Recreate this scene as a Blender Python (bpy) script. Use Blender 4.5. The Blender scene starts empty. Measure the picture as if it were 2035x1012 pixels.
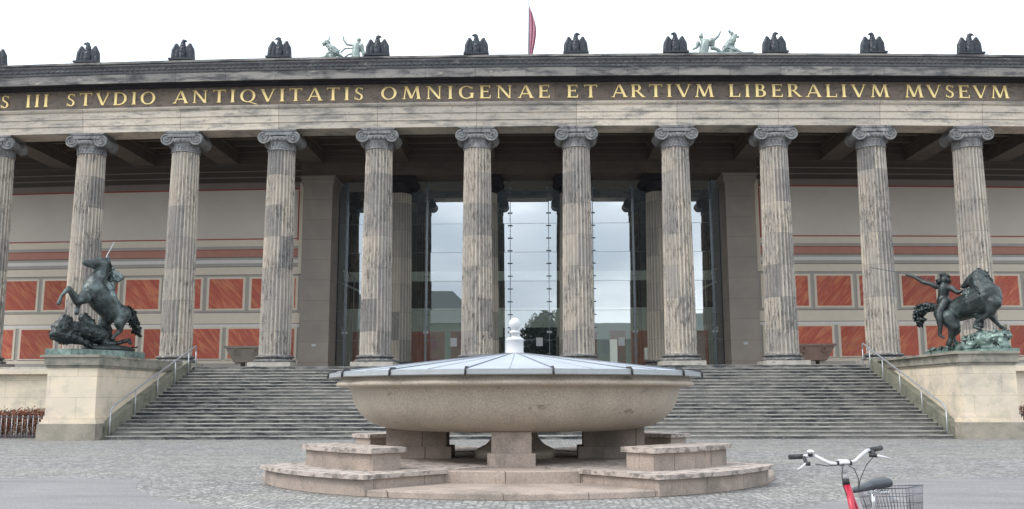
import bpy, math, random
from mathutils import Vector, Matrix, noise
R = math.radians
random.seed(7)
S = bpy.context.scene
COL = S.collection

# ---------------------------------------------------------------- camera
CX, CY, CH = .4912, -41.2062, 1.4764
YAW, PIT, ROL, F = .0286, .1501, -.0026, 1851.
cam = bpy.data.objects.new('camera', bpy.data.cameras.new('camera')); COL.objects.link(cam)
cam.data.lens = F / 2035 * 36; cam.data.sensor_width = 36; cam.data.clip_end = 2000; cam.data.clip_start = .1
cp, sp, cy_, sy_ = math.cos(PIT), math.sin(PIT), math.cos(YAW), math.sin(YAW)
fw = Vector((-sy_ * cp, cy_ * cp, sp)); r0 = Vector((cy_, sy_, 0)); u0 = r0.cross(fw)
rt = r0 * math.cos(ROL) + u0 * math.sin(ROL); up = -r0 * math.sin(ROL) + u0 * math.cos(ROL)
cam.matrix_world = Matrix(((rt.x, up.x, -fw.x, CX), (rt.y, up.y, -fw.y, CY), (rt.z, up.z, -fw.z, CH), (0, 0, 0, 1)))
S.camera = cam

# ---------------------------------------------------------------- sky, sun, exposure
SUN_EL, SUN_AZ = 46, 240      # azimuth clockwise from +y; the light comes from behind the camera's left
w = bpy.data.worlds.new('World'); S.world = w; w.use_nodes = True
nt = w.node_tree; nt.nodes.clear()
def N(t, kind, **kw):
    n = t.nodes.new(kind)
    for k, v in kw.items():
        if k in n.inputs: n.inputs[k].default_value = v
        else: setattr(n, k, v)
    return n
def ramp(t, stops, fac=None):
    n = t.nodes.new('ShaderNodeValToRGB'); e = n.color_ramp.elements
    while len(e) < len(stops): e.new(.5)
    for i, (p, c) in enumerate(stops):
        e[i].position = p; e[i].color = (*c, 1) if len(c) == 3 else c
    if fac: t.links.new(fac, n.inputs[0])
    return n
sky = N(nt, 'ShaderNodeTexSky', sky_type='NISHITA', sun_disc=False, sun_elevation=R(SUN_EL), sun_rotation=R(SUN_AZ), dust_density=4.)
tc = N(nt, 'ShaderNodeTexCoord'); mp = N(nt, 'ShaderNodeMapping'); mp.inputs['Scale'].default_value = (1, 1, 2.6)
nt.links.new(tc.outputs['Generated'], mp.inputs[0])
nz = N(nt, 'ShaderNodeTexNoise', Scale=2.0, Detail=5, Roughness=.5); nt.links.new(mp.outputs[0], nz.inputs['Vector'])
cl = ramp(nt, [(.38, (6.4, 7.3, 8.3)), (.5, (9.6, 10.3, 11.1)), (.60, (16, 16.3, 16.7))], nz.outputs['Fac'])
sx = N(nt, 'ShaderNodeSeparateXYZ'); nt.links.new(tc.outputs['Generated'], sx.inputs[0])
zr = ramp(nt, [(0, (.80, .83, .85)), (.10, (.90, .93, .95)), (.20, (1.15, 1.17, 1.18)), (.36, (1.28, 1.28, 1.28)), (1, (1.3, 1.3, 1.3))], sx.outputs['Z'])
ml = N(nt, 'ShaderNodeMix', data_type='RGBA', blend_type='MULTIPLY'); ml.inputs[0].default_value = 1
nt.links.new(cl.outputs[0], ml.inputs[6]); nt.links.new(zr.outputs[0], ml.inputs[7])
mx = N(nt, 'ShaderNodeMix', data_type='RGBA'); mx.inputs[0].default_value = .85
nt.links.new(sky.outputs[0], mx.inputs[6]); nt.links.new(ml.outputs[2], mx.inputs[7])
bg = N(nt, 'ShaderNodeBackground', Strength=.12); nt.links.new(mx.outputs[2], bg.inputs[0])
wo = N(nt, 'ShaderNodeOutputWorld'); nt.links.new(bg.outputs[0], wo.inputs[0])
sl = bpy.data.lights.new('sun', 'SUN'); sl.energy = 1.5; sl.angle = R(22); sl.color = (1, .97, .92)
so = bpy.data.objects.new('sun', sl); COL.objects.link(so)
sd = Vector((math.sin(R(SUN_AZ)) * math.cos(R(SUN_EL)), math.cos(R(SUN_AZ)) * math.cos(R(SUN_EL)), math.sin(R(SUN_EL))))
so.rotation_euler = sd.to_track_quat('Z', 'Y').to_euler()
vs = S.view_settings; vs.view_transform = 'Standard'; vs.look = 'None'; vs.gamma = 1; vs.use_curve_mapping = False
vs.exposure = .42
S.cycles.max_bounces = 8; S.cycles.diffuse_bounces = 4; S.cycles.transparent_max_bounces = 12

# ---------------------------------------------------------------- helpers
def warp(x, y, z):
    """the long facade is very slightly bowed"""
    dx = max(-32, min(32, x + 3.175))
    ex = x + 3.175 - dx
    return (dx - 3.175 + ex * .9 - 3.872e-5 * dx ** 3, y, z - (0.00047153 * max(0, z - 3) / 11 - 5.98e-5) * dx * dx)

class MB:
    def __init__(s): s.v = []; s.f = []; s.sm = []
    def add(s, vs, fs, smooth=False):
        o = len(s.v); s.v += [tuple(v) for v in vs]; s.f += [tuple(i + o for i in f) for f in fs]; s.sm += [smooth] * len(fs); return s
    def box(s, x0, x1, y0, y1, z0, z1, seg=0):
        n = max(1, int((x1 - x0) / seg)) if seg else 1
        vs = []; fs = []
        for i in range(n + 1):
            x = x0 + (x1 - x0) * i / n
            vs += [(x, y0, z0), (x, y1, z0), (x, y1, z1), (x, y0, z1)]
        for i in range(n):
            a = i * 4; b = a + 4
            for k in range(4): fs.append((a + k, b + k, b + (k + 1) % 4, a + (k + 1) % 4))
        fs += [(0, 1, 2, 3), (n * 4 + 3, n * 4 + 2, n * 4 + 1, n * 4)]
        return s.add(vs, [f[::-1] for f in fs])
    def ext(s, prof, x0, x1, seg=1.5, closed=True):
        """profile of (y,z) extruded along x"""
        n = max(1, int((x1 - x0) / seg)); m = len(prof); vs = []; fs = []
        for i in range(n + 1):
            x = x0 + (x1 - x0) * i / n; vs += [(x, y, z) for y, z in prof]
        for i in range(n):
            for k in range(m if closed else m - 1): fs.append((i * m + k, i * m + (k + 1) % m, (i + 1) * m + (k + 1) % m, (i + 1) * m + k))
        if closed: fs += [tuple(range(m))[::-1], tuple(n * m + k for k in range(m))]
        return s.add(vs, fs)
    def lathe(s, prof, n=48, c=(0, 0, 0), smooth=True, a0=0):
        vs = []; fs = []; m = len(prof)
        for i in range(n):
            a = a0 + 2 * math.pi * i / n
            vs += [(c[0] + r * math.cos(a), c[1] + r * math.sin(a), c[2] + z) for r, z in prof]
        for i in range(n):
            j = (i + 1) % n
            for k in range(m - 1): fs.append((i * m + k, j * m + k, j * m + k + 1, i * m + k + 1))
        return s.add(vs, fs, smooth)
    def prism(s, pts, z0, z1):
        m = len(pts); vs = [(x, y, z0) for x, y in pts] + [(x, y, z1) for x, y in pts]
        return s.add(vs, [tuple(range(m))[::-1], tuple(range(m, 2 * m))] + [(k, (k + 1) % m, m + (k + 1) % m, m + k) for k in range(m)])
    def tube(s, pts, r, n=10, cap=True):
        pts = [Vector(p) for p in pts]; rs = r if isinstance(r, (list, tuple)) else [r] * len(pts)
        vs = []; fs = []; up_ = None
        for i, p in enumerate(pts):
            d = (pts[min(i + 1, len(pts) - 1)] - pts[max(i - 1, 0)]).normalized()
            if up_ is None: up_ = Vector((0, 0, 1)) if abs(d.z) < .9 else Vector((0, 1, 0))
            a = d.cross(up_).normalized(); b = a.cross(d).normalized(); up_ = b
            vs += [p + (a * math.cos(t) + b * math.sin(t)) * rs[i] for t in (2 * math.pi * k / n for k in range(n))]
        for i in range(len(pts) - 1):
            for k in range(n): fs.append((i * n + k, i * n + (k + 1) % n, (i + 1) * n + (k + 1) % n, (i + 1) * n + k))
        if cap: fs += [tuple(range(n))[::-1], tuple((len(pts) - 1) * n + k for k in range(n))]
        return s.add(vs, fs, True)
    def caps(s, p0, p1, ra, rb, n=12):
        p0, p1 = Vector(p0), Vector(p1); d = p1 - p0; L = d.length
        q = d.to_track_quat('Z', 'Y') if L > 1e-5 else Matrix.Identity(3).to_quaternion()
        prof = [(math.sin(t), -math.cos(t), 0) for t in (.01, .4, .8, 1.2, 1.57)] + [(math.cos(t), math.sin(t), 1) for t in (0, .4, .8, 1.2, 1.56)]
        vs = []; fs = []; m = len(prof)
        for i in range(n):
            a = 2 * math.pi * i / n
            for pr, pz, k in prof:
                rr = rb if k else ra
                vs.append(p0 + q @ Vector((pr * rr * math.cos(a), pr * rr * math.sin(a), pz * rr + (L if k else 0))))
        for i in range(n):
            j = (i + 1) % n
            for k in range(m - 1): fs.append((i * m + k, j * m + k, j * m + k + 1, i * m + k + 1))
        fs += [tuple(i * m for i in range(n))[::-1], tuple(i * m + m - 1 for i in range(n))]
        return s.add(vs, fs, True)
    def ell(s, c, r, n=16, m=10, rot=None):
        vs = []; fs = []
        for i in range(m + 1):
            t = math.pi * i / m
            for k in range(n):
                a = 2 * math.pi * k / n
                v = Vector((r[0] * math.sin(t) * math.cos(a), r[1] * math.sin(t) * math.sin(a), -r[2] * math.cos(t)))
                if rot: v = rot @ v
                vs.append(Vector(c) + v)
        for i in range(m):
            for k in range(n): fs.append((i * n + k, i * n + (k + 1) % n, (i + 1) * n + (k + 1) % n, (i + 1) * n + k))
        return s.add(vs, fs, True)
    def mesh(s, name, mat, w=False):
        me = bpy.data.meshes.new(name)
        me.from_pydata([warp(*v) for v in s.v] if w else s.v, [], s.f)
        me.polygons.foreach_set('use_smooth', s.sm); me.update()
        for m_ in (mat if isinstance(mat, (list, tuple)) else [mat]): me.materials.append(m_)
        return me
    def obj(s, name, mat, parent=None, w=False, smooth_angle=None):
        o = bpy.data.objects.new(name, s.mesh(name, mat, w)); COL.objects.link(o)
        if parent: o.parent = parent
        return o

def tag(o, label=None, cat=None, group=None, kind=None):
    if label: o['label'] = label
    if cat: o['category'] = cat
    if group: o['group'] = group
    if kind: o['kind'] = kind
    return o
def thing(name, loc=(0, 0, 0), **kw):
    o = bpy.data.objects.new(name, None); COL.objects.link(o); o.location = loc; o.empty_display_size = .3
    return tag(o, **kw)
def shift(mb, c):
    mb.v = [(x - c[0], y - c[1], z - c[2]) for x, y, z in mb.v]; return mb
def blob(name, chains, mat, parent=None, voxel=.03, origin=(0, 0, 0), rough=0, rs=6., ells=(), smooth=6, g=1.):
    """a continuous body: tapered limbs fused into one surface"""
    b = MB()
    for ch in chains:
        pts = [((p[0], p[1], p[2]), p[3] * g) for p in ch]
        if len(pts) == 1: b.ell(pts[0][0], (pts[0][1],) * 3)
        for (p, r), (q, t) in zip(pts, pts[1:]): b.caps(p, q, r, t)
    for c, r in ells: b.ell(c, r)
    shift(b, origin)
    o = b.obj(name, mat, parent)
    m = o.modifiers.new('r', 'REMESH'); m.mode = 'VOXEL'; m.voxel_size = voxel
    if smooth: k = o.modifiers.new('s', 'SMOOTH'); k.iterations = smooth; k.factor = .5
    dg = bpy.context.evaluated_depsgraph_get(); dg.update()
    me = bpy.data.meshes.new_from_object(o.evaluated_get(dg)); me.name = name
    o.modifiers.clear(); old = o.data; o.data = me; bpy.data.meshes.remove(old)
    if rough:
        for v in me.vertices:
            n = noise.turbulence(v.co * rs, 3, False); v.co += v.normal * (n - .5) * rough
    for p in me.polygons: p.use_smooth = True
    if not me.materials: me.materials.append(mat)
    return o

# ---------------------------------------------------------------- materials
def newmat(name):
    m = bpy.data.materials.new(name); m.use_nodes = True; t = m.node_tree
    return m, t, t.nodes['Principled BSDF']
def pos(t, sc=(1, 1, 1), rot=None, obj=False):
    g = N(t, 'ShaderNodeTexCoord') if obj else N(t, 'ShaderNodeNewGeometry'); m = N(t, 'ShaderNodeMapping'); m.inputs['Scale'].default_value = sc
    if rot: m.inputs['Rotation'].default_value = rot
    t.links.new(g.outputs['Object' if obj else 'Position'], m.inputs[0]); return m.outputs[0]
def nse(t, vec, scale, detail=6, rough=.6, dist=0):
    n = N(t, 'ShaderNodeTexNoise', Scale=scale, Detail=detail, Roughness=rough, Distortion=dist); t.links.new(vec, n.inputs['Vector']); return n.outputs['Fac']
def mixc(t, fac, a, b, mode='MIX'):
    n = N(t, 'ShaderNodeMix', data_type='RGBA', blend_type=mode)
    for i, v in ((0, fac), (6, a), (7, b)):
        if isinstance(v, (float, int)): n.inputs[i].default_value = v
        elif isinstance(v, tuple): n.inputs[i].default_value = (*v, 1)
        else: t.links.new(v, n.inputs[i])
    return n.outputs[2]
def bw(t, fac, a, b): return ramp(t, [(a, (0, 0, 0)), (b, (1, 1, 1))], fac).outputs[0]
def bump(t, p, h, s, d=.02):
    n = N(t, 'ShaderNodeBump', Strength=s, Distance=d); t.links.new(h, n.inputs['Height']); t.links.new(n.outputs[0], p.inputs['Normal'])
def scl(t, v, k):
    n = N(t, 'ShaderNodeMath', operation='MULTIPLY'); t.links.new(v, n.inputs[0]); n.inputs[1].default_value = k; return n.outputs[0]
def stone(name, c1, c2, msc=(1, 1, 1), ms=1.5, dirt=None, dsc=(1, 1, 1), dth=(.5, .62), dk=.8, dirt2=None, d2sc=(8, 8, .6), d2th=(.52, .62), d2k=.6,
          blocks=None, bk=.5, fine=40, fk=.25, bmp=.35, rough=.85, obj=False):
    m, t, p = newmat(name)
    col = mixc(t, bw(t, nse(t, pos(t, msc, obj=obj), ms), .3, .7), c1, c2)
    if blocks:
        bwid, bh, plane, joint = blocks
        g = N(t, 'ShaderNodeNewGeometry'); sp_ = N(t, 'ShaderNodeSeparateXYZ'); t.links.new(g.outputs['Position'], sp_.inputs[0])
        cb = N(t, 'ShaderNodeCombineXYZ')
        if plane == 'x+y':
            ad = N(t, 'ShaderNodeMath', operation='ADD'); t.links.new(sp_.outputs[0], ad.inputs[0]); t.links.new(sp_.outputs[1], ad.inputs[1]); t.links.new(ad.outputs[0], cb.inputs[0])
        else: t.links.new(sp_.outputs[0], cb.inputs[0])
        t.links.new(sp_.outputs[2 if plane != 'xy' else 1], cb.inputs[1])
        br = N(t, 'ShaderNodeTexBrick', Scale=1); br.inputs['Brick Width'].default_value = bwid; br.inputs['Row Height'].default_value = bh
        br.inputs['Mortar Size'].default_value = joint; br.inputs['Mortar Smooth'].default_value = .3
        br.inputs['Color1'].default_value = (1 + bk, 1 + bk * .9, 1 + bk * .78, 1); br.inputs['Color2'].default_value = (1 - bk, 1 - bk, 1 - bk * .95, 1); br.inputs['Mortar'].default_value = (.35, .33, .3, 1)
        t.links.new(cb.outputs[0], br.inputs[0]); col = mixc(t, 1., col, br.outputs[0], 'MULTIPLY')
    if dirt: col = mixc(t, scl(t, bw(t, nse(t, pos(t, dsc, obj=obj), 1., 7, .65), *dth), dk), col, dirt)
    if dirt2: col = mixc(t, scl(t, bw(t, nse(t, pos(t, d2sc, obj=obj), 1., 5, .7), *d2th), d2k), col, dirt2)
    f = nse(t, pos(t, obj=obj), fine, 3, .7)
    col = mixc(t, fk, col, ramp(t, [(.3, (.35, .35, .35)), (.7, (1.6, 1.6, 1.6))], f).outputs[0], 'MULTIPLY')
    t.links.new(col, p.inputs['Base Color']); p.inputs['Roughness'].default_value = rough
    p.inputs['Specular IOR Level'].default_value = .3
    bump(t, p, f, bmp); return m
def plain(name, c, rough=.5, metal=0, var=.12, sc=6, bmp=.0, spec=.5, obj=True):
    m, t, p = newmat(name); v = pos(t, obj=obj); n = nse(t, v, sc, 5)
    col = mixc(t, n, tuple(x * (1 - var) for x in c), tuple(min(1, x * (1 + var)) for x in c))
    t.links.new(col, p.inputs['Base Color']); p.inputs['Roughness'].default_value = rough; p.inputs['Metallic'].default_value = metal
    p.inputs['Specular IOR Level'].default_value = spec
    if bmp: bump(t, p, n, bmp)
    return m

SOOT = (.045, .045, .048)
M = {}
def column_mat(name, c1, c2, k):
    m, t, p = newmat(name)
    g = N(t, 'ShaderNodeNewGeometry'); s_ = N(t, 'ShaderNodeSeparateXYZ'); t.links.new(g.outputs['Position'], s_.inputs[0])
    # every drum of the shaft has its own tone
    fz = N(t, 'ShaderNodeMath', operation='DIVIDE'); t.links.new(s_.outputs[2], fz.inputs[0]); fz.inputs[1].default_value = 1.42
    fx = N(t, 'ShaderNodeMath', operation='DIVIDE'); t.links.new(s_.outputs[0], fx.inputs[0]); fx.inputs[1].default_value = 2.2
    f1 = N(t, 'ShaderNodeMath', operation='FLOOR'); t.links.new(fz.outputs[0], f1.inputs[0])
    f2 = N(t, 'ShaderNodeMath', operation='FLOOR'); t.links.new(fx.outputs[0], f2.inputs[0])
    cb = N(t, 'ShaderNodeCombineXYZ'); t.links.new(f1.outputs[0], cb.inputs[0]); t.links.new(f2.outputs[0], cb.inputs[1])
    wn = N(t, 'ShaderNodeTexWhiteNoise', noise_dimensions='2D'); t.links.new(cb.outputs[0], wn.inputs[0])
    fr = N(t, 'ShaderNodeMath', operation='FRACT'); t.links.new(fz.outputs[0], fr.inputs[0])
    joint = ramp(t, [(0, (1, 1, 1)), (.012, (0, 0, 0)), (.5, (0, 0, 0))], fr.outputs[0]).outputs[0]
    col = mixc(t, bw(t, nse(t, pos(t, (1, 1, .35)), 1.4), .35, .65), c1, c2)
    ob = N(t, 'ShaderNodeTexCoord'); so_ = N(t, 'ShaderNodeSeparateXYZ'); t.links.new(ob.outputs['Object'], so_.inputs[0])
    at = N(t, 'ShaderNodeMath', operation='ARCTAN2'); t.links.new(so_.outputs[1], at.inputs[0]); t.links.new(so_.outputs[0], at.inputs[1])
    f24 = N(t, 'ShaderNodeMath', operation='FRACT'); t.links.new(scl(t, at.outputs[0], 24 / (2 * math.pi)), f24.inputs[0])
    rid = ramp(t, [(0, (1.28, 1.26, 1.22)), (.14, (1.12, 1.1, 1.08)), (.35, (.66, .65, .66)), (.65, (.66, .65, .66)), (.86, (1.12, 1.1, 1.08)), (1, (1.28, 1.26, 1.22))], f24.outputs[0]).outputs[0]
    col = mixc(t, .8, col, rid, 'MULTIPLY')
    col = mixc(t, .7, col, ramp(t, [(0, (.42, .44, .49)), (.35, (.80, .79, .80)), (.7, (1.03, 1.0, .95)), (1, (1.15, 1.10, 1.02))], wn.outputs[0]).outputs[0], 'MULTIPLY')
    big = bw(t, nse(t, pos(t, (.8, .8, 1.0)), 1.0, 5, .6), .42, .58)
    st = bw(t, nse(t, pos(t, (13, 13, 2.6)), 1.0, 8, .82, .15), .475, .60)
    sp1 = N(t, 'ShaderNodeMath', operation='MULTIPLY'); t.links.new(st, sp1.inputs[0])
    mm = mixc(t, big, (.28, .28, .28), (1., 1., 1.)); t.links.new(mm, sp1.inputs[1])
    col = mixc(t, scl(t, sp1.outputs[0], k), col, SOOT)
    fl = bw(t, nse(t, pos(t, (16, 16, 3.2)), 1.0, 4, .7), .62, .70)
    col = mixc(t, scl(t, fl, .5), col, (.55, .52, .48))
    col = mixc(t, scl(t, joint, .75), col, (.03, .03, .03))
    t.links.new(col, p.inputs['Base Color']); p.inputs['Roughness'].default_value = .9; p.inputs['Specular IOR Level'].default_value = .2
    bump(t, p, nse(t, pos(t, (14, 14, 4)), 1.5, 6, .7), .6, .03)
    return m
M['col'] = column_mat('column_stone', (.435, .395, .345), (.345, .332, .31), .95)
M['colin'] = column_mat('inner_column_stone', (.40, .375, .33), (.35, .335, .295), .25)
M['cap'] = stone('capital_stone', (.26, .26, .26), (.145, .148, .152), ms=3, dirt=(.34, .33, .31), dsc=(2.2, 2.2, 2.2), dth=(.55, .66), dk=.7, dirt2=SOOT, d2sc=(7, 7, 4), bmp=.4)
M['base'] = stone('base_stone', (.19, .185, .18), (.065, .068, .075), ms=4, dirt=(.46, .44, .40), dsc=(7, 7, 14), dth=(.56, .64), dk=.8, bmp=.5)
M['plinth'] = stone('plinth_stone', (.42, .40, .355), (.28, .265, .24), ms=2.5, dirt=(.14, .14, .13), dsc=(3, 3, 7), dth=(.56, .66), bmp=.4)
M['arch'] = stone('architrave_stone', (.57, .50, .415), (.45, .415, .36), (.5, 1, 2), 1.3, dirt=(.13, .135, .14), dsc=(.8, .8, 4), dth=(.48, .64), dk=.7, dirt2=(.09, .09, .095), d2sc=(7, 7, 9), d2th=(.58, .66), d2k=.55,
                  blocks=(4.5, 3, 'xz', .012), bk=.16, bmp=.3)
M['frieze'] = stone('frieze_stone', (.235, .185, .15), (.165, .14, .12), (.5, 1, 1), 1.2, dirt=(.22, .20, .175), dsc=(.8, .8, 2.5), dth=(.55, .68), dk=.6, dirt2=(.06, .055, .055), d2sc=(3, 3, 6),
                    blocks=(2.6, 1.2, 'xz', .008), bk=.15)
M['corn'] = stone('cornice_stone', (.27, .255, .235), (.19, .185, .18), (.4, 1, 2), 1.2, dirt=(.04, .042, .05), dsc=(.7, .7, 3.5), dth=(.45, .60), dk=.85, dirt2=(.44, .41, .34), d2sc=(2.5, 2.5, 6), d2th=(.62, .70), d2k=.7,
                  blocks=(2.25, .9, 'xz', .01), bk=.18, bmp=.4)
M['corndark'] = stone('cornice_top_stone', (.13, .13, .135), (.075, .078, .085), (.4, 1, 2), 1.2, dirt=(.30, .29, .27), dsc=(1.5, 1.5, 5), dth=(.57, .68), dk=.6, dirt2=SOOT, d2sc=(6, 6, 6), bmp=.4)
M['soffitshade'] = stone('soffit_shade_stone', (.045, .045, .055), (.03, .03, .036), ms=2, dirt=(.15, .14, .13), dsc=(1, 1, 4), dth=(.6, .7), dk=.6)  # near-black: the shadow under the cornice is put into the colour
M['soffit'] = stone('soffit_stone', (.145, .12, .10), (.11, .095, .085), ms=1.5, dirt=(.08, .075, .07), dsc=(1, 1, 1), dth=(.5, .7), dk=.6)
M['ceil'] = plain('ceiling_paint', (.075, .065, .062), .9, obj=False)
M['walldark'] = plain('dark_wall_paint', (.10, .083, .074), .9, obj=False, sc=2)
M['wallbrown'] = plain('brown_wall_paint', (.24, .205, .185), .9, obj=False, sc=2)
M['plaster'] = plain('grey_beige_plaster', (.58, .53, .475), .9, obj=False, sc=.8, var=.08)
M['beige'] = plain('beige_wall_paint', (.64, .57, .47), .9, obj=False, sc=3, var=.08)
M['pale'] = plain('pale_grey_wall_paint', (.64, .62, .59), .9, obj=False, sc=3, var=.08)
M['greyband'] = plain('grey_wall_paint', (.37, .35, .32), .9, obj=False, sc=3, var=.1)
M['redband'] = plain('dull_red_wall_paint', (.42, .21, .165), .9, obj=False, sc=3, var=.15)
M['redline'] = plain('red_line_paint', (.33, .07, .055), .9, obj=False)
M['darkline'] = plain('brown_line_paint', (.12, .09, .075), .9, obj=False)
def marble(name, c1, c2, c3, rot):
    m, t, p = newmat(name)
    v0 = pos(t, (1, 1, 1), (0, R(rot), 0)); mp2 = N(t, 'ShaderNodeMapping'); mp2.inputs['Scale'].default_value = (.55, 1, 3.2); t.links.new(v0, mp2.inputs[0]); v = mp2.outputs[0]
    oi = N(t, 'ShaderNodeObjectInfo'); av = N(t, 'ShaderNodeVectorMath', operation='ADD'); t.links.new(v, av.inputs[0]); t.links.new(scl(t, oi.outputs['Random'], 40), av.inputs[1])
    n = nse(t, av.outputs[0], 1.5, 6, .6, .9)
    r_ = ramp(t, [(.28, c1), (.5, c2), (.62, c3), (.72, c2)], n)
    rr = ramp(t, [(0, (.72, .70, .70)), (.5, (1, 1, 1)), (1, (1.12, 1.15, 1.15))], oi.outputs['Random']).outputs[0]
    col = mixc(t, 1., r_.outputs[0], rr, 'MULTIPLY')
    col = mixc(t, scl(t, bw(t, nse(t, pos(t, (1.5, 1, 2.5)), 1., 6, .7), .5, .7), .45), col, (.30, .12, .10))
    t.links.new(col, p.inputs['Base Color']); p.inputs['Roughness'].default_value = .75; return m
M['red1'] = marble('red_marble_paint', (.36, .075, .05), (.47, .115, .075), (.56, .21, .11), 48)
M['red2'] = marble('red_marble_paint_mirrored', (.36, .075, .05), (.47, .115, .075), (.56, .21, .11), -48)
M['pier'] = stone('pier_stone', (.32, .28, .245), (.265, .235, .21), ms=1, dirt=(.25, .225, .20), dsc=(1, 1, .6), dth=(.5, .7), dk=.5, dirt2=(.5, .42, .34), d2sc=(5, 5, 6), d2th=(.72, .75), d2k=.8, blocks=(9, 1.05, 'xz', .006), bk=.05, bmp=.1, fk=.12)
m, t, p = newmat('step_stone')
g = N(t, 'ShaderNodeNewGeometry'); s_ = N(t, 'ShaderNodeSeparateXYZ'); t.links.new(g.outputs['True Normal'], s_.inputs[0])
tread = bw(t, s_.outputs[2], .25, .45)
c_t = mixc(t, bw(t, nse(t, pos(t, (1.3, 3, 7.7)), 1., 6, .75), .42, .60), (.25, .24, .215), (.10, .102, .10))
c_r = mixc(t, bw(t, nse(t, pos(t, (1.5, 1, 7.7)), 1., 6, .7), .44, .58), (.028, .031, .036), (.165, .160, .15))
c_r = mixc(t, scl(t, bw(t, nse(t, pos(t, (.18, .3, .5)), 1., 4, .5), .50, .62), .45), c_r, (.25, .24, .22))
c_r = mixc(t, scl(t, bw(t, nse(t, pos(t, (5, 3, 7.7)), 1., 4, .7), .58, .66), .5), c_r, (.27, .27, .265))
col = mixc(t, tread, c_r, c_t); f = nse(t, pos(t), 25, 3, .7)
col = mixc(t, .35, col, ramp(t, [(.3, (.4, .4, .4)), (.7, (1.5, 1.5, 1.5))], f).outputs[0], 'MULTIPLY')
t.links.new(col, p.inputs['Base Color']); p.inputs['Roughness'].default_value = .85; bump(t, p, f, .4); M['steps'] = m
M['cream'] = stone('cream_sandstone', (.66, .57, .435), (.56, .50, .40), (.7, .7, 1.2), 1., dirt=(.27, .26, .23), dsc=(.8, .8, 1.0), dth=(.47, .66), dk=.6, dirt2=(.66, .55, .47), d2sc=(.9, .9, 1.4), d2th=(.5, .52), d2k=.35,
                   blocks=(1.9, .72, 'x+y', .005), bk=.07, fk=.12, bmp=.15)
M['coping'] = stone('weathered_coping_stone', (.32, .30, .25), (.21, .20, .17), ms=1.6, dirt=(.09, .10, .09), dsc=(1.5, 1.5, 3), dth=(.5, .66), dk=.75, dirt2=(.46, .42, .34), d2sc=(4, 4, 2), d2th=(.6, .7), d2k=.5, blocks=(1.6, 3, 'x+y', .006), bk=.08, bmp=.35)
M['plinthlow'] = stone('pedestal_plinth_stone', (.34, .305, .25), (.23, .215, .18), ms=1.6, dirt=(.14, .13, .11), dsc=(1.2, 1.2, 2), dth=(.5, .68), dk=.6, bmp=.3)
M['kerb'] = stone('mossy_kerb_stone', (.22, .215, .17), (.14, .145, .115), ms=1.6, dirt=(.06, .062, .05), dsc=(1.6, 1.6, 2), dth=(.5, .66), dk=.6, dirt2=(.38, .35, .28), d2sc=(4, 4, 4), d2th=(.6, .7), d2k=.5, bmp=.3)
M['granite'] = stone('brown_granite', (.42, .36, .29), (.345, .30, .245), (1, 1, 1), 2.2, dirt=(.12, .10, .08), dsc=(2.6, 2.6, 5.5), dth=(.62, .68), dk=.6, dirt2=(.52, .46, .38), d2sc=(26, 26, 26), d2th=(.58, .66), d2k=.45, fine=34, fk=.4, bmp=.12, rough=.45)
M['pink'] = stone('pink_granite', (.40, .325, .275), (.29, .245, .215), (1, 1, 1), 1.6, dirt=(.14, .125, .105), dsc=(1.1, 1.1, 1.2), dth=(.46, .66), dk=.7, dirt2=(.10, .09, .08), d2sc=(9, 9, .8), d2th=(.60, .70), d2k=.65, fine=50, fk=.45, bmp=.25, blocks=(1.35, 3, 'x+y', .010), bk=.07)
M['copingpink'] = stone('stained_granite_edge', (.43, .37, .33), (.36, .31, .28), ms=2.5, dirt=(.085, .078, .07), dsc=(6, 6, 9), dth=(.47, .60), dk=.72, fine=50, fk=.4, bmp=.3)
M['lid'] = plain('pale_blue_sheet_metal', (.37, .41, .47), .48, .25, .22, 1.6)
M['lidedge'] = plain('grey_sheet_metal_edge', (.33, .35, .36), .45, .3, .2, 7)
M['seam'] = plain('dull_seam_metal', (.16, .18, .21), .5, .3)
M['whitem'] = plain('white_paint', (.50, .50, .51), .5, 0, .05, 12)
M['black'] = plain('black_rubber', (.02, .02, .022), .6)
M['bronze'] = None
def bronze(name, dark, green, th, dkk=.8, sc=3.):
    m, t, p = newmat(name)
    n = bw(t, nse(t, pos(t, obj=False), sc, 7, .7), *th)
    col = mixc(t, scl(t, n, dkk), dark, green)
    t.links.new(col, p.inputs['Base Color']); p.inputs['Metallic'].default_value = .35; p.inputs['Roughness'].default_value = .42
    bump(t, p, nse(t, pos(t), 14, 5), .4, .02); return m
M['bronze'] = bronze('dark_green_bronze', (.03, .038, .039), (.15, .195, .19), (.46, .68), .75)
M['bronzedk'] = bronze('black_bronze', (.022, .027, .028), (.11, .15, .145), (.5, .72), .6, 5.)
M['bronzegr'] = bronze('green_bronze', (.09, .13, .12), (.28, .37, .33), (.4, .62), .8)
M['bronzelit'] = bronze('lit_green_bronze', (.05, .065, .065), (.25, .31, .31), (.42, .64), .8)  # paler copy of the bronze: light falling on the rider put into the colour
M['bronzemid'] = bronze('dull_black_bronze', (.022, .028, .029), (.10, .135, .13), (.46, .68), .65, 4.)
M['eagle'] = bronze('eagle_bronze', (.02, .023, .032), (.06, .085, .085), (.5, .7), .6, 5.)
M['verdi'] = bronze('pale_verdigris', (.16, .20, .20), (.29, .34, .315), (.4, .6), .9)
M['gold'] = plain('gilding', (1.0, .66, .30), .40, .6, .3, 4)
M['steel'] = plain('galvanised_steel', (.38, .40, .42), .45, .5, .15, 8)
M['steeldark'] = plain('dark_steel', (.07, .075, .085), .5, .3)
M['finmat'] = plain('glass_fin_steel', (.20, .22, .24), .35, .5)
M['hallgreen'] = plain('grey_green_paint', (.85, .90, .80), .8, obj=False, sc=1)
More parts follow.
